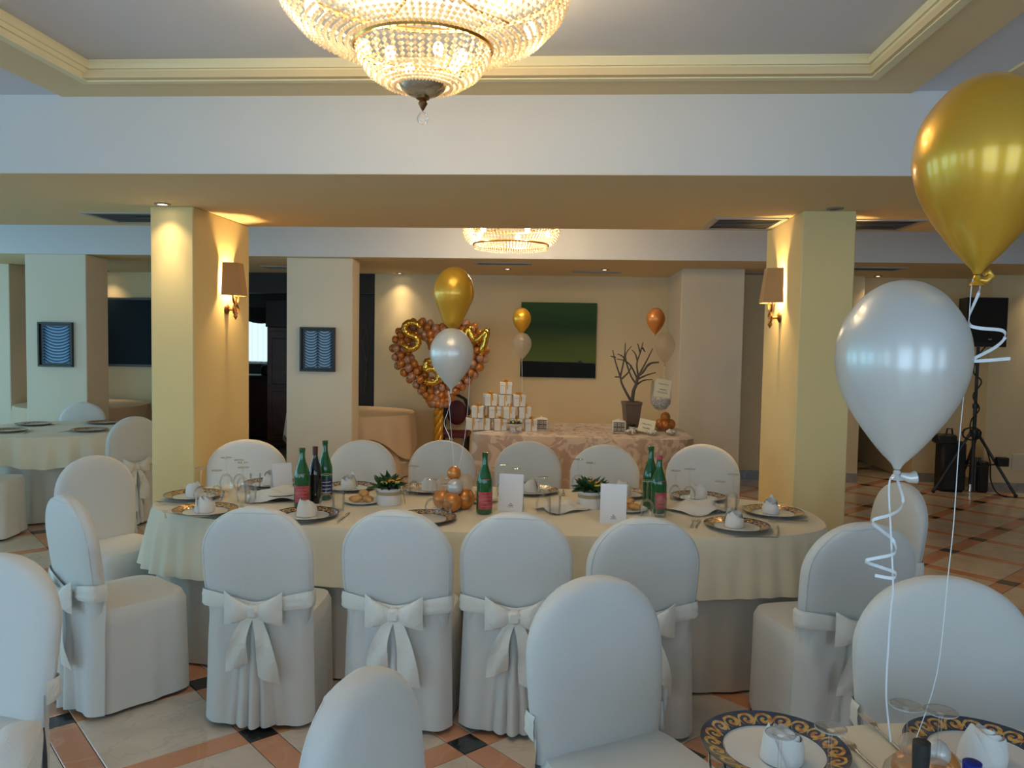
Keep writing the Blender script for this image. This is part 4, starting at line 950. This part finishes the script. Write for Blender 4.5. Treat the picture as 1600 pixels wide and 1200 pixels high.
balloon((-.592, 4.02, 1.395), .222, .312, 'b_pearl', 'pearl white balloon above the middle of the long table')
string_obj('balloon_string', [(-.606,4.02,1.385),(-.600,4.03,1.28),(-.588,4.06,1.1),(-.580,4.08,.97)], .0010, 'white string down from the pearl balloon in the middle of the table')
string_obj('balloon_ribbon', [(-.606,4.02,1.388),(-.598,4.03,1.33),(-.612,4.02,1.27),(-.628,4.03,1.22),(-.605,4.04,1.16),(-.600,4.04,1.13),(-.640,4.04,1.13)], .0035, 'wavy white ribbon below the pearl balloon in the middle of the table', side=(.3, 0, 1))
string_obj('balloon_string', [(-.595,4.12,1.69),(-.520,4.16,1.55),(-.528,4.14,1.2),(-.56,4.1,.97)], .0010, 'white string down from the gold balloon in the middle of the table')
balloon((-.488, 8.2, 1.715), .19, .27, 'b_gold', 'small gold balloon before the left edge of the green painting')
balloon((-.478, 8.17, 1.455), .19, .275, 'b_clear', 'small clear pearl balloon before the left edge of the green painting')
string_obj('balloon_string', [(-.488,8.2,1.70),(-.478,8.17,1.44),(-.470,8.15,1.2),(-.465,8.1,.80)], .002, 'white string of the balloon pair left of the green painting')
balloon((.872, 8.2, 1.73), .19, .275, 'b_orange', 'small orange-gold balloon above the branch tree')
balloon((.975, 8.22, 1.435), .20, .32, 'b_clear', 'small clear pearl balloon right of the branch tree')
string_obj('balloon_string', [(.975,8.22,1.42),(.96,8.2,1.2),(.94,8.16,.9)], .002, 'thin string of the balloons right of the branch tree')
# ------------------------------------------------------------------ near table setting
plate(.465, 1.735, 'large navy and ochre scroll-rimmed plate nearest the camera, left one', rz=.4, group='patterned plates on the near table')
plate(.915, 1.76, 'large navy and ochre scroll-rimmed plate in the bottom right corner', rz=1.1, group='patterned plates on the near table')
napkin(.475, 1.70, 'white rolled napkin with a standing tip on the left near plate', 1, s=1.02, rz=2.2, group='napkins on the near table')
napkin(.905, 1.735, 'white rolled napkin with a standing tip on the bottom right plate', 2, s=1.08, rz=3.6, group='napkins on the near table')
wineglass(.405, 1.47, 'upturned wine glass before the left near plate, left one', 0, s=.93, group='upturned wine glasses on the near table')
wineglass(.505, 1.50, 'upturned wine glass before the left near plate, right one', 1, s=1.05, group='upturned wine glasses on the near table')
wineglass(.668, 1.565, 'upturned wine glass beside the balloon cluster on the near table', 0, s=1.05, group='upturned wine glasses on the near table')
wineglass(.728, 1.555, 'upturned wine glass left of the bottom right plate', 0, s=1.03, group='upturned wine glasses on the near table')
fork(.318, 1.685, -8, 'outer fork left of the left near plate', group='cutlery on the near table'); fork(.345, 1.655, -4, 'inner fork left of the left near plate', group='cutlery on the near table')
fork(.652, 1.73, 12, 'fork pointing out right of the left near plate', group='cutlery on the near table')
fork(.735, 1.84, 8, 'fork left of the bottom right plate', group='cutlery on the near table')
bottle(.550, 1.230, 'dark wine bottle with black foil cut by the bottom edge', H=.288, r=.033, glass='wine_glass_dark', lab=None, cap='black')
bottle(.608, 1.195, 'blue-capped green bottle cut by the bottom edge', H=.278, r=.034, lab=None, cap='blue_foil')

# ------------------------------------------------------------------ gift table
def giftbox(w, d, h):
    t = thing('gift_box', 'box', 'gift box')
    obj('box', MB().cbox(-w/2, w/2, -d/2, d/2, 0, h*.72, .002), M['giftwhite'], t, smooth=False)
    obj('lid', MB().cbox(-w/2-.003, w/2+.003, -d/2-.003, d/2+.003, h*.72, h, .002), M['giftwhite'], t, smooth=False)
    b = MB(); e = .0045
    b.cbox(-.005, .005, -d/2-e, d/2+e, .001, h+e-.002, .001).cbox(-w/2-e, w/2+e, -.005, .005, .001, h+e-.003, .001); obj('ribbon', b, M['gold_ribbon'], t, smooth=False)
    b = MB()
    for k in range(6):
        a = k*pi/3; b.tube([(0, 0, h+.006), (.022*cos(a), .022*sin(a), h+.028), (.044*cos(a), .044*sin(a), h+.018), (.028*cos(a), .028*sin(a), h+.004), (0, 0, h+.004)], [.003, .006, .006, .005, .003], 5, flat=.5)
    b.strip([(0, -.01, h+.006), (.012, -d/2-.006, h+.003), (.016, -d/2-.008, h*.45)], .012, (1, 0, 0)); obj('bow', b, M['gold_ribbon'], t)
    return t
GZ = .777
gb = giftbox(.122, .11, .112); boxes = []
rows = [[-.925, -.80, -.655, -.50, -.355], [-.865, -.715, -.565, -.42], [-.755, -.615, -.475], [-.605]]
nm = ['bottom row', 'second row', 'third row', 'top']
first = True
for r, row in enumerate(rows):
    for k, x in enumerate(row):
        z = GZ+r*.1175; y = 7.70+.02*(k % 2)+.012*r; w = len(row)
        side = ('the single white gift box at the top of the stack' if w == 1 else 'white gift box with gold ribbon, %s of the stack, %s' % (nm[r], ('first from the left', 'second from the left', 'third from the left', 'fourth from the left', 'fifth from the left')[k]))
        if first: o = gb; o.location = (x, y, z); tag(o, side, 'gift box', 'stacked gift boxes'); first = False
        else: o = dup(gb, side, (x, y, z), 0, 'stacked gift boxes')
        o.rotation_euler = (0, 0, (.22, -.10, .30, .12)[(k+r) % 4]); o.scale = (.92, .92, 1)
t = thing('bowl_of_greens', 'white bowl of green leaves before the gift boxes', 'bowl', (-.50, 7.56, GZ))
obj('stand', MB().lathe([(0, 0), (.035, 0), (.032, .008), (.010, .015), (.010, .045), (.0, .05)], 20), M['porcelain'], t)
obj('bowl', MB().lathe([(0, .045), (.03, .047), (.062, .062), (.078, .085), (.074, .085), (.055, .066), (0, .055)], 28), M['porcelain'], t)
b = MB(); rnd = random.Random(4)
for k in range(60):
    a = rnd.uniform(0, 6.28); el = rnd.uniform(.0, 1.1); d = Vector((cos(a)*cos(el), sin(a)*cos(el), sin(el))); s = Vector((-sin(a), cos(a), 0)); p = Vector((.03*cos(a), .03*sin(a), .075)); L = rnd.uniform(.03, .055)
    b.add([p, p+d*L*.5+s*.011, p+d*L, p+d*L*.5-s*.011, p+d*L*.5+Vector((0, 0, .006))], [(0,1,4),(1,2,4),(2,3,4),(3,0,4)])
obj('leaves', b, M['leaf'], t, smooth=False, kind='stuff')
for k in range(3): obj('flower', MB().sphere((.03*cos(k*2.2-2), .03*sin(k*2.2-2)-.02, .10), .010, 8, 6), M['flower_y'], t)
def lantern(x, y, label):
    t = thing('filigree_lantern', label, 'lantern', (x, y, GZ)); a = .048; h = .088
    obj('base', MB().cbox(-a, a, -a, a, 0, .008, .002), M['lace'], t, smooth=False)
    obj('dark_core', MB().box(-a+.006, a-.006, -a+.006, a-.006, .008, h-.006), mat('lantern_core', (.05, .035, .03), .8), t, smooth=False)  # dark box filling the inside behind the lattice holes
    obj('top', MB().cbox(-a, a, -a, a, h-.008, h, .002).lathe([(.040, h), (.034, h+.006), (.010, h+.010), (.006, h+.018), (0, h+.02)], 16), M['lace'], t, smooth=False)
    b = MB()
    for s in (-1, 1):
        for k in range(3):
            for j in range(2):
                cx, cz = -a+.016+.032*k, .028+.034*j
                for (p, q) in (((1, 0), 'x'), ((0, 1), 'y')):
                    f = (lambda u, v: (cx+u, s*a, cz+v)) if q == 'x' else (lambda u, v: (s*a, cx+u, cz+v))
                    pts = [f(.012*cos(w*pi/4), .012*sin(w*pi/4)) for w in range(9)]
                    b.tube(pts, .0021, 4, False); b.tube([f(-.014, -.014), f(.014, .014)], .0015, 4); b.tube([f(-.014, .014), f(.014, -.014)], .0015, 4)
    for sx in (-1, 1):
        for sy in (-1, 1): b.tube([(sx*a*.97, sy*a*.97, .005), (sx*a*.97, sy*a*.97, h-.004)], .004, 5)
    obj('lattice', b, M['lace'], t); t.scale = (1.25, 1.25, 1.25); return t
lantern(-.255, 7.83, 'white filigree lantern right of the gift boxes')
lantern(.50, 7.78, 'white filigree lantern left of the tree planter')
t = thing('branch_tree', 'bare branched tree in a dark planter on the gift table', 'tree', (.635, 8.0, GZ))
obj('planter', MB().lathe([(0, 0), (.066, 0), (.072, .02), (.098, .245), (.105, .265), (.106, .285), (.094, .285), (.088, .25), (0, .245)], 4).xf(Matrix.Rotation(pi/4+.2, 4, 'Z') @ Matrix.Diagonal((1.15, 1.15, 1, 1))), M['mocha'], t, smooth=False)
BR = [[(0.637,1.02),(0.648,1.163),(0.674,1.233),(0.692,1.316),(0.739,1.359),(0.798,1.442),(0.893,1.458)],[(0.644,1.04),(0.587,1.134),(0.53,1.244),(0.515,1.299),(0.46,1.304)],[(0.522,1.292),(0.47,1.436),(0.433,1.573)],[(0.515,1.306),(0.551,1.493),(0.558,1.644)],
 [(0.667,1.247),(0.624,1.315),(0.58,1.438),(0.57,1.534),(0.623,1.611)],[(0.679,1.302),(0.621,1.411),(0.559,1.465),(0.476,1.484)],[(0.692,1.316),(0.675,1.44),(0.707,1.551),(0.731,1.654)],[(0.681,1.468),(0.659,1.536),(0.624,1.577)],[(0.707,1.551),(0.677,1.639)],
 [(0.692,1.316),(0.77,1.469),(0.828,1.594)],[(0.681,1.233),(0.748,1.276),(0.836,1.285)],[(0.693,1.289),(0.787,1.332),(0.869,1.354)],[(0.529,1.285),(0.595,1.356),(0.621,1.425)],[(0.58,1.438),(0.537,1.506),(0.482,1.533)],[(0.462,1.498),(0.414,1.511)],[(0.772,1.414),(0.838,1.457)],[(0.726,1.599),(0.754,1.558)]]
rnd = random.Random(11)
for k, pl in enumerate(BR):
    r0 = .020 if k == 0 else (.015 if k == 1 else .010); n = len(pl); dy = rnd.uniform(-.07, .07) if k > 1 else 0
    pts = [(x-.635, dy*min(1, i/2)*(1 if k > 1 else .5), z-GZ) for i, (x, z) in enumerate(pl)]
    obj('branch', MB().tube(catmull(pts, 3), [max(.0045, r0*(1-.6*i/(3*(n-1)))) for i in range(3*(n-1)+1)], 7), M['bark'], t)
t = thing('glass_goblet', 'giant glass goblet of white sugared almonds right of the branch tree', 'goblet', (.92, 8.0, GZ))
obj('foot', MB().lathe([(0, 0), (.075, 0), (.07, .006), (.02, .014), (.011, .03), (.010, .19), (.022, .205), (0, .205)], 28), M['glass'], t)
obj('bowl', MB().lathe([(.02, .205), (.06, .22), (.095, .27), (.105, .33), (.10, .42), (.094, .50)], 32), M['glass'], t)
b = MB(); rnd = random.Random(5)
for k in range(230):
    a = rnd.uniform(0, 6.28); z = rnd.uniform(.225, .325); R = min(.094, .045+(z-.222)*1.1)*sqrt(rnd.random())
    b.sphere((R*cos(a), R*sin(a), z), .011, 6, 4, (1, .8, .7))
obj('almonds', b, M['confetti'], t, kind='stuff')
def note(x, y, z, rx, rz, w, h, label, lines):
    o = obj('note_card', MB().box(-w/2, w/2, 0, .003, 0, h), M['note'], loc=(x, y, z), rot=(rx, .16, rz), smooth=False); tag(o, label, 'note card')
    b = MB()
    for i, zz in enumerate(lines):
        n = 26; L = w*(.62 if i % 2 == 0 else .45)
        b.tube([(-L/2+L*k/n, -.0012, zz*h+.006*sin(k*2.1)*(1 if k % 5 else .3)+.004*sin(k*.9)) for k in range(n+1)], .0013, 4)
    obj('handwriting', b, M['ink'], o)
note(.915, 7.88, GZ+.345, -.10, .15, .155, .175, 'upright cream note card with handwriting tucked at the glass goblet', (.72, .42, .25))
note(.745, 7.66, GZ+.020, -.32, -.18, .155, .125, 'cream note card with handwriting leaning before the dark planter', (.62, .32))
for k, (x, y, w) in enumerate(((.60, 7.62, 'left of the leaning note card'), (.80, 7.58, 'before the leaning note card'), (.985, 7.66, 'before the glass goblet'), (.70, 7.78, 'behind the leaning note card'))):
    t = thing('sweets_bowl', 'small bowl of white sweets ' + w, 'bowl', (x, y, GZ))
    obj('bowl', MB().lathe([(0, 0), (.035, 0), (.055, .02), (.060, .036), (.055, .036), (.045, .015), (0, .01)], 24), M['glass'], t)
    b = MB(); rnd = random.Random(20+k)
    for i in range(60):
        a = rnd.uniform(0, 6.28); R = .048*sqrt(rnd.random()); b.sphere((R*cos(a), R*sin(a), .018+.035*(1-(R/.055)**2)*rnd.uniform(.4, 1)), .011, 6, 4, (1, .8, .7))
    obj('sweets', b, M['confetti'], t, kind='stuff')
t = thing('balloon_cluster', 'cluster of orange balloons at the foot of the glass goblet', 'centrepiece', (.985, 8.12, GZ))
for dx, dy, dz, r in ((-.05, 0, .055, .055), (.05, .01, .055, .055), (0, -.04, .05, .05), (.0, .0, .13, .05)): obj('balloon', MB().sphere((dx, dy, dz), r, 16, 10), M['b_orange'], t, ang=180)
t = thing('planter_plant', 'small dark green posy before the tree planter', 'plant', (.635, 7.83, GZ))
b = MB(); rnd = random.Random(8)
for k in range(40):
    a = rnd.uniform(0, 6.28); el = rnd.uniform(.2, 1.3); d = Vector((cos(a)*cos(el), sin(a)*cos(el), sin(el))); s = Vector((-sin(a), cos(a), 0)); p = Vector((0, 0, .045)); L = rnd.uniform(.03, .06)
    b.add([p, p+d*L*.5+s*.01, p+d*L, p+d*L*.5-s*.01, p+d*L*.5+Vector((0, 0, .005))], [(0,1,4),(1,2,4),(2,3,4),(3,0,4)])
obj('leaves', b, M['leaf'], t, smooth=False, kind='stuff'); obj('pot', MB().lathe([(0, 0), (.03, 0), (.036, .05), (0, .05)], 18), M['giftwhite'], t)
b = MB(); rnd = random.Random(6)
for k in range(60):
    x, y = rnd.uniform(-.22, .92), rnd.uniform(7.58, 8.25); a = rnd.uniform(0, 6.28); c, s = cos(a)*.022, sin(a)*.022
    b.add([(x+c, y+s, GZ+.001), (x-s*.6, y+c*.6, GZ+.006), (x-c, y-s, GZ+.002), (x+s*.6, y-c*.6, GZ+.007)], [(0,1,2,3)])
o = obj('petals', b, M['petal'], smooth=False, kind='stuff'); tag(o, 'scattered dry petals on the damask gift table', 'petals')

# ------------------------------------------------------------------ balloon heart with foil letters
HX, HY = -1.565, 9.6
t = thing('balloon_heart', 'large heart-shaped arch of orange and rose balloons on a twisted gold foot', 'balloon arch', (HX, HY, 0))
def heart(a):
    x = 16*sin(a)**3; z = 13*cos(a)-5*cos(2*a)-2*cos(3*a)-cos(4*a)
    return x/16*.475, 1.40+z/16*.50
nst = 46; rnd = random.Random(3)
me_b = [mesh('balloon', MB().sphere((0, 0, 0), .047, 14, 10, (1, 1, 1.08)), M[k], ang=180) for k in ('b_orange', 'b_rose')]
for i in range(nst):
    a = 2*pi*(i+.5)/nst; x, z = heart(a); x2, z2 = heart(a+.02); tx, tz = x2-x, z2-z; L = sqrt(tx*tx+tz*tz) or 1; nx, nz = -tz/L, tx/L
    for k in range(6):
        w = 2*pi*k/6+i*.52; R = .094
        o = bpy.data.objects.new('balloon', me_b[0 if (k+i) % 5 in (0, 1, 3) else 1]); C.objects.link(o); o.parent = t
        o.location = (x+nx*R*cos(w), R*sin(w)*.9, z+nz*R*cos(w)); s = rnd.uniform(.92, 1.1); o.scale = (s, s, s)
foot = MB()
for k in range(3):
    foot.tube([(.030*cos(2*pi*k/3+q*.55), .030*sin(2*pi*k/3+q*.55), .03+.80*q/28) for q in range(29)], .032, 8)
obj('twisted_foot', foot, M['b_gold'], t, ang=180)
obj('base', MB().lathe([(0, 0), (.16, 0), (.16, .02), (.05, .035), (0, .035)], 28), M['gilt'], t)
def foil(name, strokes, loc, label, w=.041, rot=(0, 0, 0)):
    b = MB()
    for st in strokes:
        P = catmull([(x, 0, z) for x, z in st], 6) if len(st) > 2 else [Vector((st[0][0]+(st[1][0]-st[0][0])*k/6, 0, st[0][1]+(st[1][1]-st[0][1])*k/6)) for k in range(7)]
        n = len(P); b.tube(P, [w*(.72 if i in (0, n-1) else 1)*(1+.06*sin(i*1.9)) for i in range(n)], 12)
        b.sphere(tuple(P[0]), w*.72, 10, 6); b.sphere(tuple(P[-1]), w*.72, 10, 6)
    o = obj(name, b, M['gold_foil'], loc=loc, rot=rot, ang=180); return tag(o, label, 'foil letter', 'gold foil characters on the heart')
foil('foil_letter', [[(.10, .26), (.04, .305), (-.05, .30), (-.085, .23), (-.04, .175), (.04, .145), (.085, .085), (.05, .015), (-.03, .0), (-.085, .04)]], (-1.875, 9.42, 1.53), 'gold foil letter S at the upper left of the balloon heart')
foil('foil_letter', [[(-.13, 0), (-.12, .29)], [(-.12, .29), (0, .12)], [(0, .12), (.12, .29)], [(.12, .29), (.10, 0)]], (-1.135, 9.42, 1.50), 'gold foil letter M at the upper right of the balloon heart', rot=(0, .18, 0))
foil('foil_number', [[(.09, .24), (-.06, .24)], [(-.06, .24), (-.07, .12)], [(-.07, .12), (.0, .15), (.075, .11), (.085, .04), (.03, -.02), (-.06, -.005)]], (-1.625, 9.40, 1.15), 'gold foil number five in the middle of the balloon heart')
# dark carved chair behind the heart
t = thing('carved_chair', 'dark carved chair with a maroon back behind the balloon heart, right of its gold foot', 'chair', (-1.44, 10.05, 0))
for sx in (-1, 1):
    obj('leg', MB().tube([(sx*.17, -.2, 0), (sx*.175, -.2, .2), (sx*.17, -.19, .43)], [.016, .02, .024], 8), M['dark'], t)
    obj('leg', MB().tube([(sx*.15, .2, 0), (sx*.16, .2, .4), (sx*.15, .21, .66), (sx*.12, .24, .88)], [.018, .022, .02, .016], 8), M['dark'], t)
obj('seat', MB().cbox(-.2, .2, -.22, .2, .42, .48, .015), M['maroon'], t)
obj('backrest', MB().tube([(-.15, .21, .55), (-.17, .22, .72), (-.10, .24, .88), (0, .245, .93), (.10, .24, .88), (.17, .22, .72), (.15, .21, .55)], .020, 8), M['dark'], t)
obj('back_panel', MB().sphere((0, .225, .70), .13, 16, 10, (1, .18, 1.25)), M['maroon'], t)

# ------------------------------------------------------------------ pictures and screen
def picture(x0, x1, z0, z1, y, art, label, inset=True):
    t = thing('framed_picture', label, 'picture', ((x0+x1)/2, y, (z0+z1)/2)); a, c = (x1-x0)/2, (z1-z0)/2; w = .022
    b = MB().cbox(-a, a, -.035, 0, -c, -c+w, .003).cbox(-a, a, -.035, 0, c-w, c, .003).cbox(-a, -a+w, -.035, 0, -c+w, c-w, .003).cbox(a-w, a, -.035, 0, -c+w, c-w, .003)
    obj('frame', b, M['frame_black'], t, smooth=False)
    obj('backing', MB().box(-a+w, a-w, -.012, -.002, -c+w, c-w), M['frame_black'], t, smooth=False)
    def fn(u, v):
        X = (-a+w+.03)+(2*(a-w)-.045)*u; Z = -c+w+.02+(2*(c-w)-.04)*v
        return (X, -.014, Z)
    obj('canvas', MB().grid(fn, 2, 2), art, t, smooth=False); return t
picture(-2.867, -2.483, 1.28, 1.752, 8.38, M['art2'], 'framed blue painting of a ruched curtain in two columns, on the pillar at centre left')
picture(-5.72, -5.328, 1.278, 1.759, 8.27, M['art1'], 'framed blue painting of a draped curtain, on the far left pillar')
picture(4.52, 4.79, 1.02, 1.36, 10.1, M['frame_black'], 'small dark framed picture on the right wall behind the pearl balloon')
o = obj('green_painting', MB().cbox(-.486, .486, -.035, 0, 0, .965, .003), M['art_green'], loc=(-.138, 10.375, 1.18), smooth=False); tag(o, 'square green landscape painting with a black lower band above the gift table', 'picture')
o2 = MB()
for x, w, h in ((-.165, .02, .012), (.085, .022, .016), (.285, .045, .036)): o2.add([(x-w, -.0362, .192), (x+w, -.0362, .192), (x, -.0362, .197+h), (x-w, -.0345, .192), (x+w, -.0345, .192), (x, -.0345, .197+h)], [(0,1,2),(3,5,4),(0,3,4,1),(1,4,5,2),(2,5,3,0)])
obj('roof_silhouette', o2, mat('night_paint', (.006, .010, .012), .5), o, smooth=False)
t = thing('wall_screen', 'large dark blank screen on the left rear wall', 'screen', (-6.2, 10.6, 1.67))
obj('bezel', MB().cbox(-.78, .70, -.06, 0, -.47, .47, .006), M['frame_black'], t, smooth=False)
obj('screen', MB().box(-.75, .67, -.0625, -.055, -.44, .44), mat('screen_glass', (.004, .010, .016), .5, spec=.12), t, smooth=False)
o = obj('wall_plate', MB().cbox(-.16, .16, -.012, 0, 0, .19, .003), M['plaque'], loc=(5.27, 9.52, .26), smooth=False); tag(o, 'cream rectangular access plate low on the wall right of the speaker stand', 'plate')

# ------------------------------------------------------------------ loudspeaker corner
SX, SY = 4.56, 9.28
t = thing('loudspeaker', 'black loudspeaker box on the tripod by the right wall', 'speaker', (SX, SY, 1.67))
cab = MB(); F = [(-.215, -.16), (.215, -.16), (.15, .17), (-.15, .17)]
cab.add([(x, y, z) for z in (0, .54) for x, y in F], [(3,2,1,0),(4,5,6,7),(0,1,5,4),(1,2,6,5),(2,3,7,6),(3,0,4,7)]); obj('cabinet', cab, M['black'], t, smooth=False)
obj('grille', MB().cbox(-.200, .200, -.170, -.158, .05, .525, .004), M['grille'], t, smooth=False)
obj('badge', MB().box(.02, .055, -.1725, -.169, .075, .09), mat('badge_grey', (.25, .25, .25), .4), t, smooth=False)
t = thing('speaker_stand', 'black tripod stand under the loudspeaker', 'stand', (SX, SY, 0))
obj('pole', MB().lathe([(0, .12), (.020, .12), (.020, 1.0), (.017, 1.0), (.017, 1.668), (0, 1.668)], 14), M['blackmetal'], t)
obj('collar', MB().lathe([(.02, .66), (.045, .66), (.05, .70), (.045, .74), (.02, .74)], 16), M['blackmetal'], t)
obj('collar', MB().lathe([(.02, .98), (.03, .98), (.03, 1.03), (.02, 1.03)], 16), M['blackmetal'], t)
for k, (fx, fy) in enumerate(((-.39, .05), (.43, -.10), (.05, .40))):
    lg = obj('leg', MB().tube([(.04*(1 if fx > 0 else -1), 0, .70), (fx, fy, .02)], .016, 8), M['blackmetal'], t)
    obj('rubber_foot', MB().sphere((fx, fy, .022), .022, 10, 6), M['black'], lg)
    obj('brace', MB().tube([(0, 0, .32), (fx*.52, fy*.52, .36)], .009, 6), M['blackmetal'], t)
o = obj('speaker_cable', MB().tube(catmull([(SX+.05, SY-.10, 1.70), (SX-.03, SY-.05, 1.55), (SX-.05, SY-.03, 1.38), (SX+.035, SY-.04, 1.28), (SX-.05, SY-.04, 1.12), (SX+.03, SY-.03, .98), (SX-.05, SY-.03, .85), (SX-.05, SY-.04, .72), (SX+.07, SY-.05, .62), (SX+.16, SY-.05, .40), (SX+.20, SY-.03, .15), (SX+.32, SY-.08, .008), (SX+.8, SY-.10, .008)], 5), .008, 6), M['black']); tag(o, 'black cable twisted round the speaker tripod and trailing on the floor', 'cable')
o = obj('cable_coil', MB().tube([(SX-.06+.10*cos(k*.5), SY-.06-.006*(k % 5), .70+.07*sin(k*.5)) for k in range(34)], .008, 6), M['black']); tag(o, 'coil of black cable hung on the tripod collar', 'cable')
t = thing('mixer_case', 'dark equipment bag standing under the tripod', 'bag', (SX-.13, SY+.24, 0))
obj('body', MB().cbox(-.14, .14, -.10, .10, 0, .58, .03), M['black'], t); obj('flap', MB().cbox(-.20, .02, -.12, .06, .55, .66, .02), M['blackmetal'], t); obj('handle', MB().tube([(-.06, 0, .66), (-.05, 0, .72), (.0, 0, .72), (.02, 0, .58)], .010, 6), M['black'], t)
t = thing('folded_stand', 'folded microphone stands in a dark sleeve right of the bag', 'stand', (SX+.12, SY+.20, 0))
for k in range(3): obj('tube', MB().tube([(-.04+.05*k, 0, .005), (-.03+.045*k, .01, .40)], .018, 8), M['blackmetal'] if k else M['nickel'], t)
obj('sleeve', MB().cbox(.05, .15, -.04, .06, 0, .36, .015), M['black'], t)
o = obj('power_box', MB().cbox(-.06, .06, -.04, .04, -.05, .05, .008), M['black'], loc=(SX+.26, SY-.11, .40)); tag(o, 'small black power box hanging on the right tripod leg', 'power box')

# ------------------------------------------------------------------ left round table setting
for k, (x, y, w) in enumerate(((-4.95, 6.72, 'nearest the left edge, front'), (-5.08, 7.25, 'at the left edge, back'), (-4.55, 7.52, 'before the far chair'), (-4.32, 6.92, 'behind the bow-tied chair'))):
    plate(x, y, 'grey-looking plate on the left round table, ' + w, rz=k, group='plates on the left round table')
    knife(x+.19*cos(k*1.2), y+.19*sin(k*1.2)*.6-.02, 20+50*k, 'knife by the plate on the left round table, ' + w, group='cutlery on the left round table')

# ------------------------------------------------------------------ furniture of the dark room
t = thing('mahogany_cabinet', 'tall reddish mahogany cabinet in the dark doorway', 'cabinet', (-3.98, 11.6, 0))
obj('body', MB().cbox(-.40, .40, -.25, .25, .06, 1.78, .006), M['redwood'], t, smooth=False)
obj('cornice', MB().cbox(-.42, .42, -.27, .27, 1.78, 2.18, .01), M['dark'], t, smooth=False); obj('plinth', MB().box(-.38, .38, -.23, .23, 0, .06), M['dark'], t, smooth=False)
for sx in (-1, 1):
    d = obj('door', MB().cbox(-.37 if sx < 0 else .01, -.01 if sx < 0 else .37, -.27, -.25, .12, 1.72, .004), M['redwood'], t, smooth=False)
    for z0, z1 in ((.2, .85), (.95, 1.62)): obj('panel', MB().cbox((-.32 if sx < 0 else .06), (-.06 if sx < 0 else .32), -.278, -.268, z0, z1, .008), M['redwood'], d, smooth=False)
    obj('handle', MB().sphere((sx*.03, -.285, .9), .012, 8, 6), M['brass'], d)
t = thing('dark_sideboard', 'dark wooden sideboard left of the mahogany cabinet, under the curtained window', 'sideboard', (-5.25, 12.6, 0))
obj('body', MB().cbox(-.9, .68, -.25, .25, .05, .98, .006), M['dark'], t, smooth=False); obj('top', MB().cbox(-.93, .71, -.28, .28, .98, 1.02, .006), M['dark'], t, smooth=False)
for k in range(3): obj('door', MB().cbox(-.86+.51*k, -.39+.51*k, -.265, -.25, .10, .92, .004), M['redwood'], t, smooth=False)
t = thing('coffee_urn', 'dark metal urn on the sideboard in the dark room', 'urn', (-4.85, 12.6, 1.02))
obj('body', MB().lathe([(0, 0), (.10, 0), (.11, .03), (.11, .12), (.08, .16), (0, .17)], 20), M['dark'], t); obj('lid_knob', MB().sphere((0, 0, .18), .018, 8, 6), M['nickel'], t)
o = obj('floor_mat', MB().cbox(-4.3, -3.6, 10.75, 11.25, -.006, .004, .002), mat('pale_mat', (.30, .25, .18), .8)); tag(o, 'pale mat on the floor of the dark doorway', 'mat')
